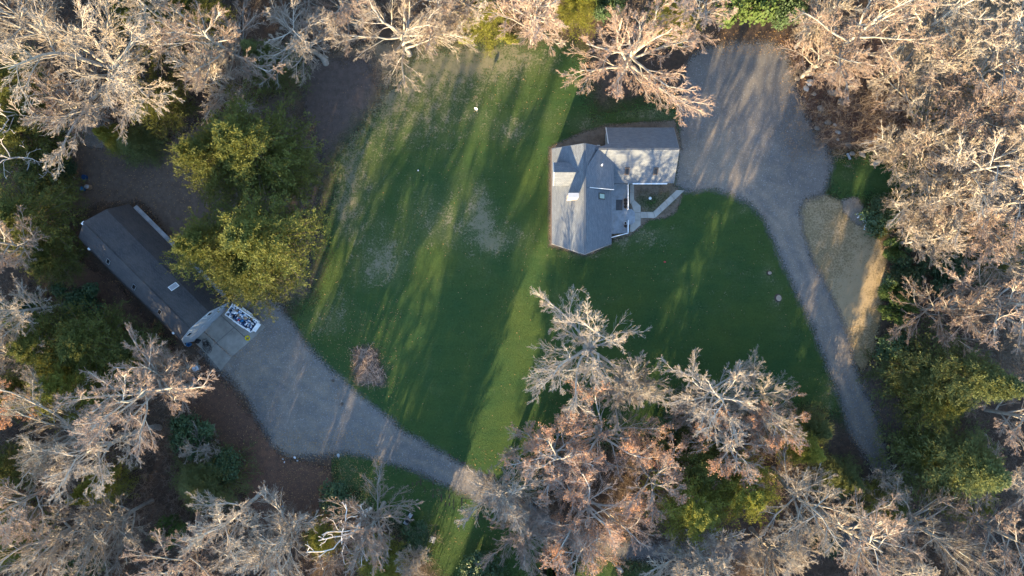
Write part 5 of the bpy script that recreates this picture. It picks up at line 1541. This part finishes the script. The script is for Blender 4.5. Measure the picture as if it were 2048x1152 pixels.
# ------------------------------------------------------------------ the wood going on outside the frame (one mass; instanced)
pos, rotv, scl, var = [], [], [], []
rng = np.random.default_rng(4)
KEYS = ['forest0', 'forest2', 'brushy1', 'oak1', 'pine0', 'spruce1']
def beyond(x, y):
    pos.append((x, y, 0)); rotv.append(rng.uniform(0, 6.28)); var.append(int(rng.choice(6, p=[.24, .24, .14, .08, .22, .08])))
    scl.append(rng.uniform(.78, 1.0))
GAPS = [(-13.5, 4.3), (-28.0, 4.2), (-41.6, 2.9), (-35.0, 1.9), (10.8, 4.4), (33.4, 4.6)]   # breaks in the wood where the low sun comes through
for k in range(3000):
    x, y = rng.uniform(-150, 120), rng.uniform(-150, 85)
    inside = abs(x) < 79 and -46 < y < 46
    if inside: continue
    if any((x - p[0]) ** 2 + (y - p[1]) ** 2 < (5.6 if y < -44 else 7.5) ** 2 for p in pos): continue
    u = x - (y + 44) * math.tan(SUN_AZ) if y < -44 else None      # where its shadow enters the frame
    if u is not None and any(abs(u - c) < w_ for c, w_ in GAPS): continue
    beyond(x, y)
me = bpy.data.meshes.new('surrounding_wood')
me.from_pydata(pos, [], [])
for nm, tp, vals in (('rotz', 'FLOAT', rotv), ('scl', 'FLOAT', scl), ('kind_index', 'INT', var)):
    at = me.attributes.new(nm, tp, 'POINT'); at.data.foreach_set('value', vals)
wood = link('surrounding_wood', me)
tag(wood, 'bare wood continuing all round outside the picture', 'wood', kind='stuff')
ng = bpy.data.node_groups.new('wood_points', 'GeometryNodeTree')
ng.interface.new_socket('Geometry', in_out='INPUT', socket_type='NodeSocketGeometry')
ng.interface.new_socket('Geometry', in_out='OUTPUT', socket_type='NodeSocketGeometry')
gi = ng.nodes.new('NodeGroupInput'); go = ng.nodes.new('NodeGroupOutput'); jn = ng.nodes.new('GeometryNodeJoinGeometry')
def named(nm, tp):
    x = ng.nodes.new('GeometryNodeInputNamedAttribute'); x.data_type = tp; x.inputs[0].default_value = nm
    return x.outputs[0]
def src(key, part):
    for ob in COL.objects:
        if ob.type == 'MESH' and ob.data == LIB[key][part]: return ob
for k, key in enumerate(KEYS):
    for part in ('trunk', 'crown'):
        oi = ng.nodes.new('GeometryNodeObjectInfo'); oi.inputs['Object'].default_value = src(key, part); oi.inputs['As Instance'].default_value = True
        cp = ng.nodes.new('FunctionNodeCompare'); cp.data_type = 'INT'; cp.operation = 'EQUAL'
        ins = [s for s in cp.inputs if s.type == 'INT']
        ng.links.new(named('kind_index', 'INT'), ins[0]); ins[1].default_value = k
        ip = ng.nodes.new('GeometryNodeInstanceOnPoints')
        cx = ng.nodes.new('ShaderNodeCombineXYZ'); ng.links.new(named('rotz', 'FLOAT'), cx.inputs[2])
        eu = ng.nodes.new('FunctionNodeEulerToRotation'); ng.links.new(cx.outputs[0], eu.inputs[0])
        ng.links.new(gi.outputs[0], ip.inputs['Points']); ng.links.new(cp.outputs[0], ip.inputs['Selection'])
        ng.links.new(oi.outputs['Geometry'], ip.inputs['Instance']); ng.links.new(eu.outputs[0], ip.inputs['Rotation'])
        ng.links.new(named('scl', 'FLOAT'), ip.inputs['Scale'])
        ng.links.new(ip.outputs[0], jn.inputs[0])
ng.links.new(jn.outputs[0], go.inputs[0])
md = wood.modifiers.new('wood', 'NODES'); md.node_group = ng
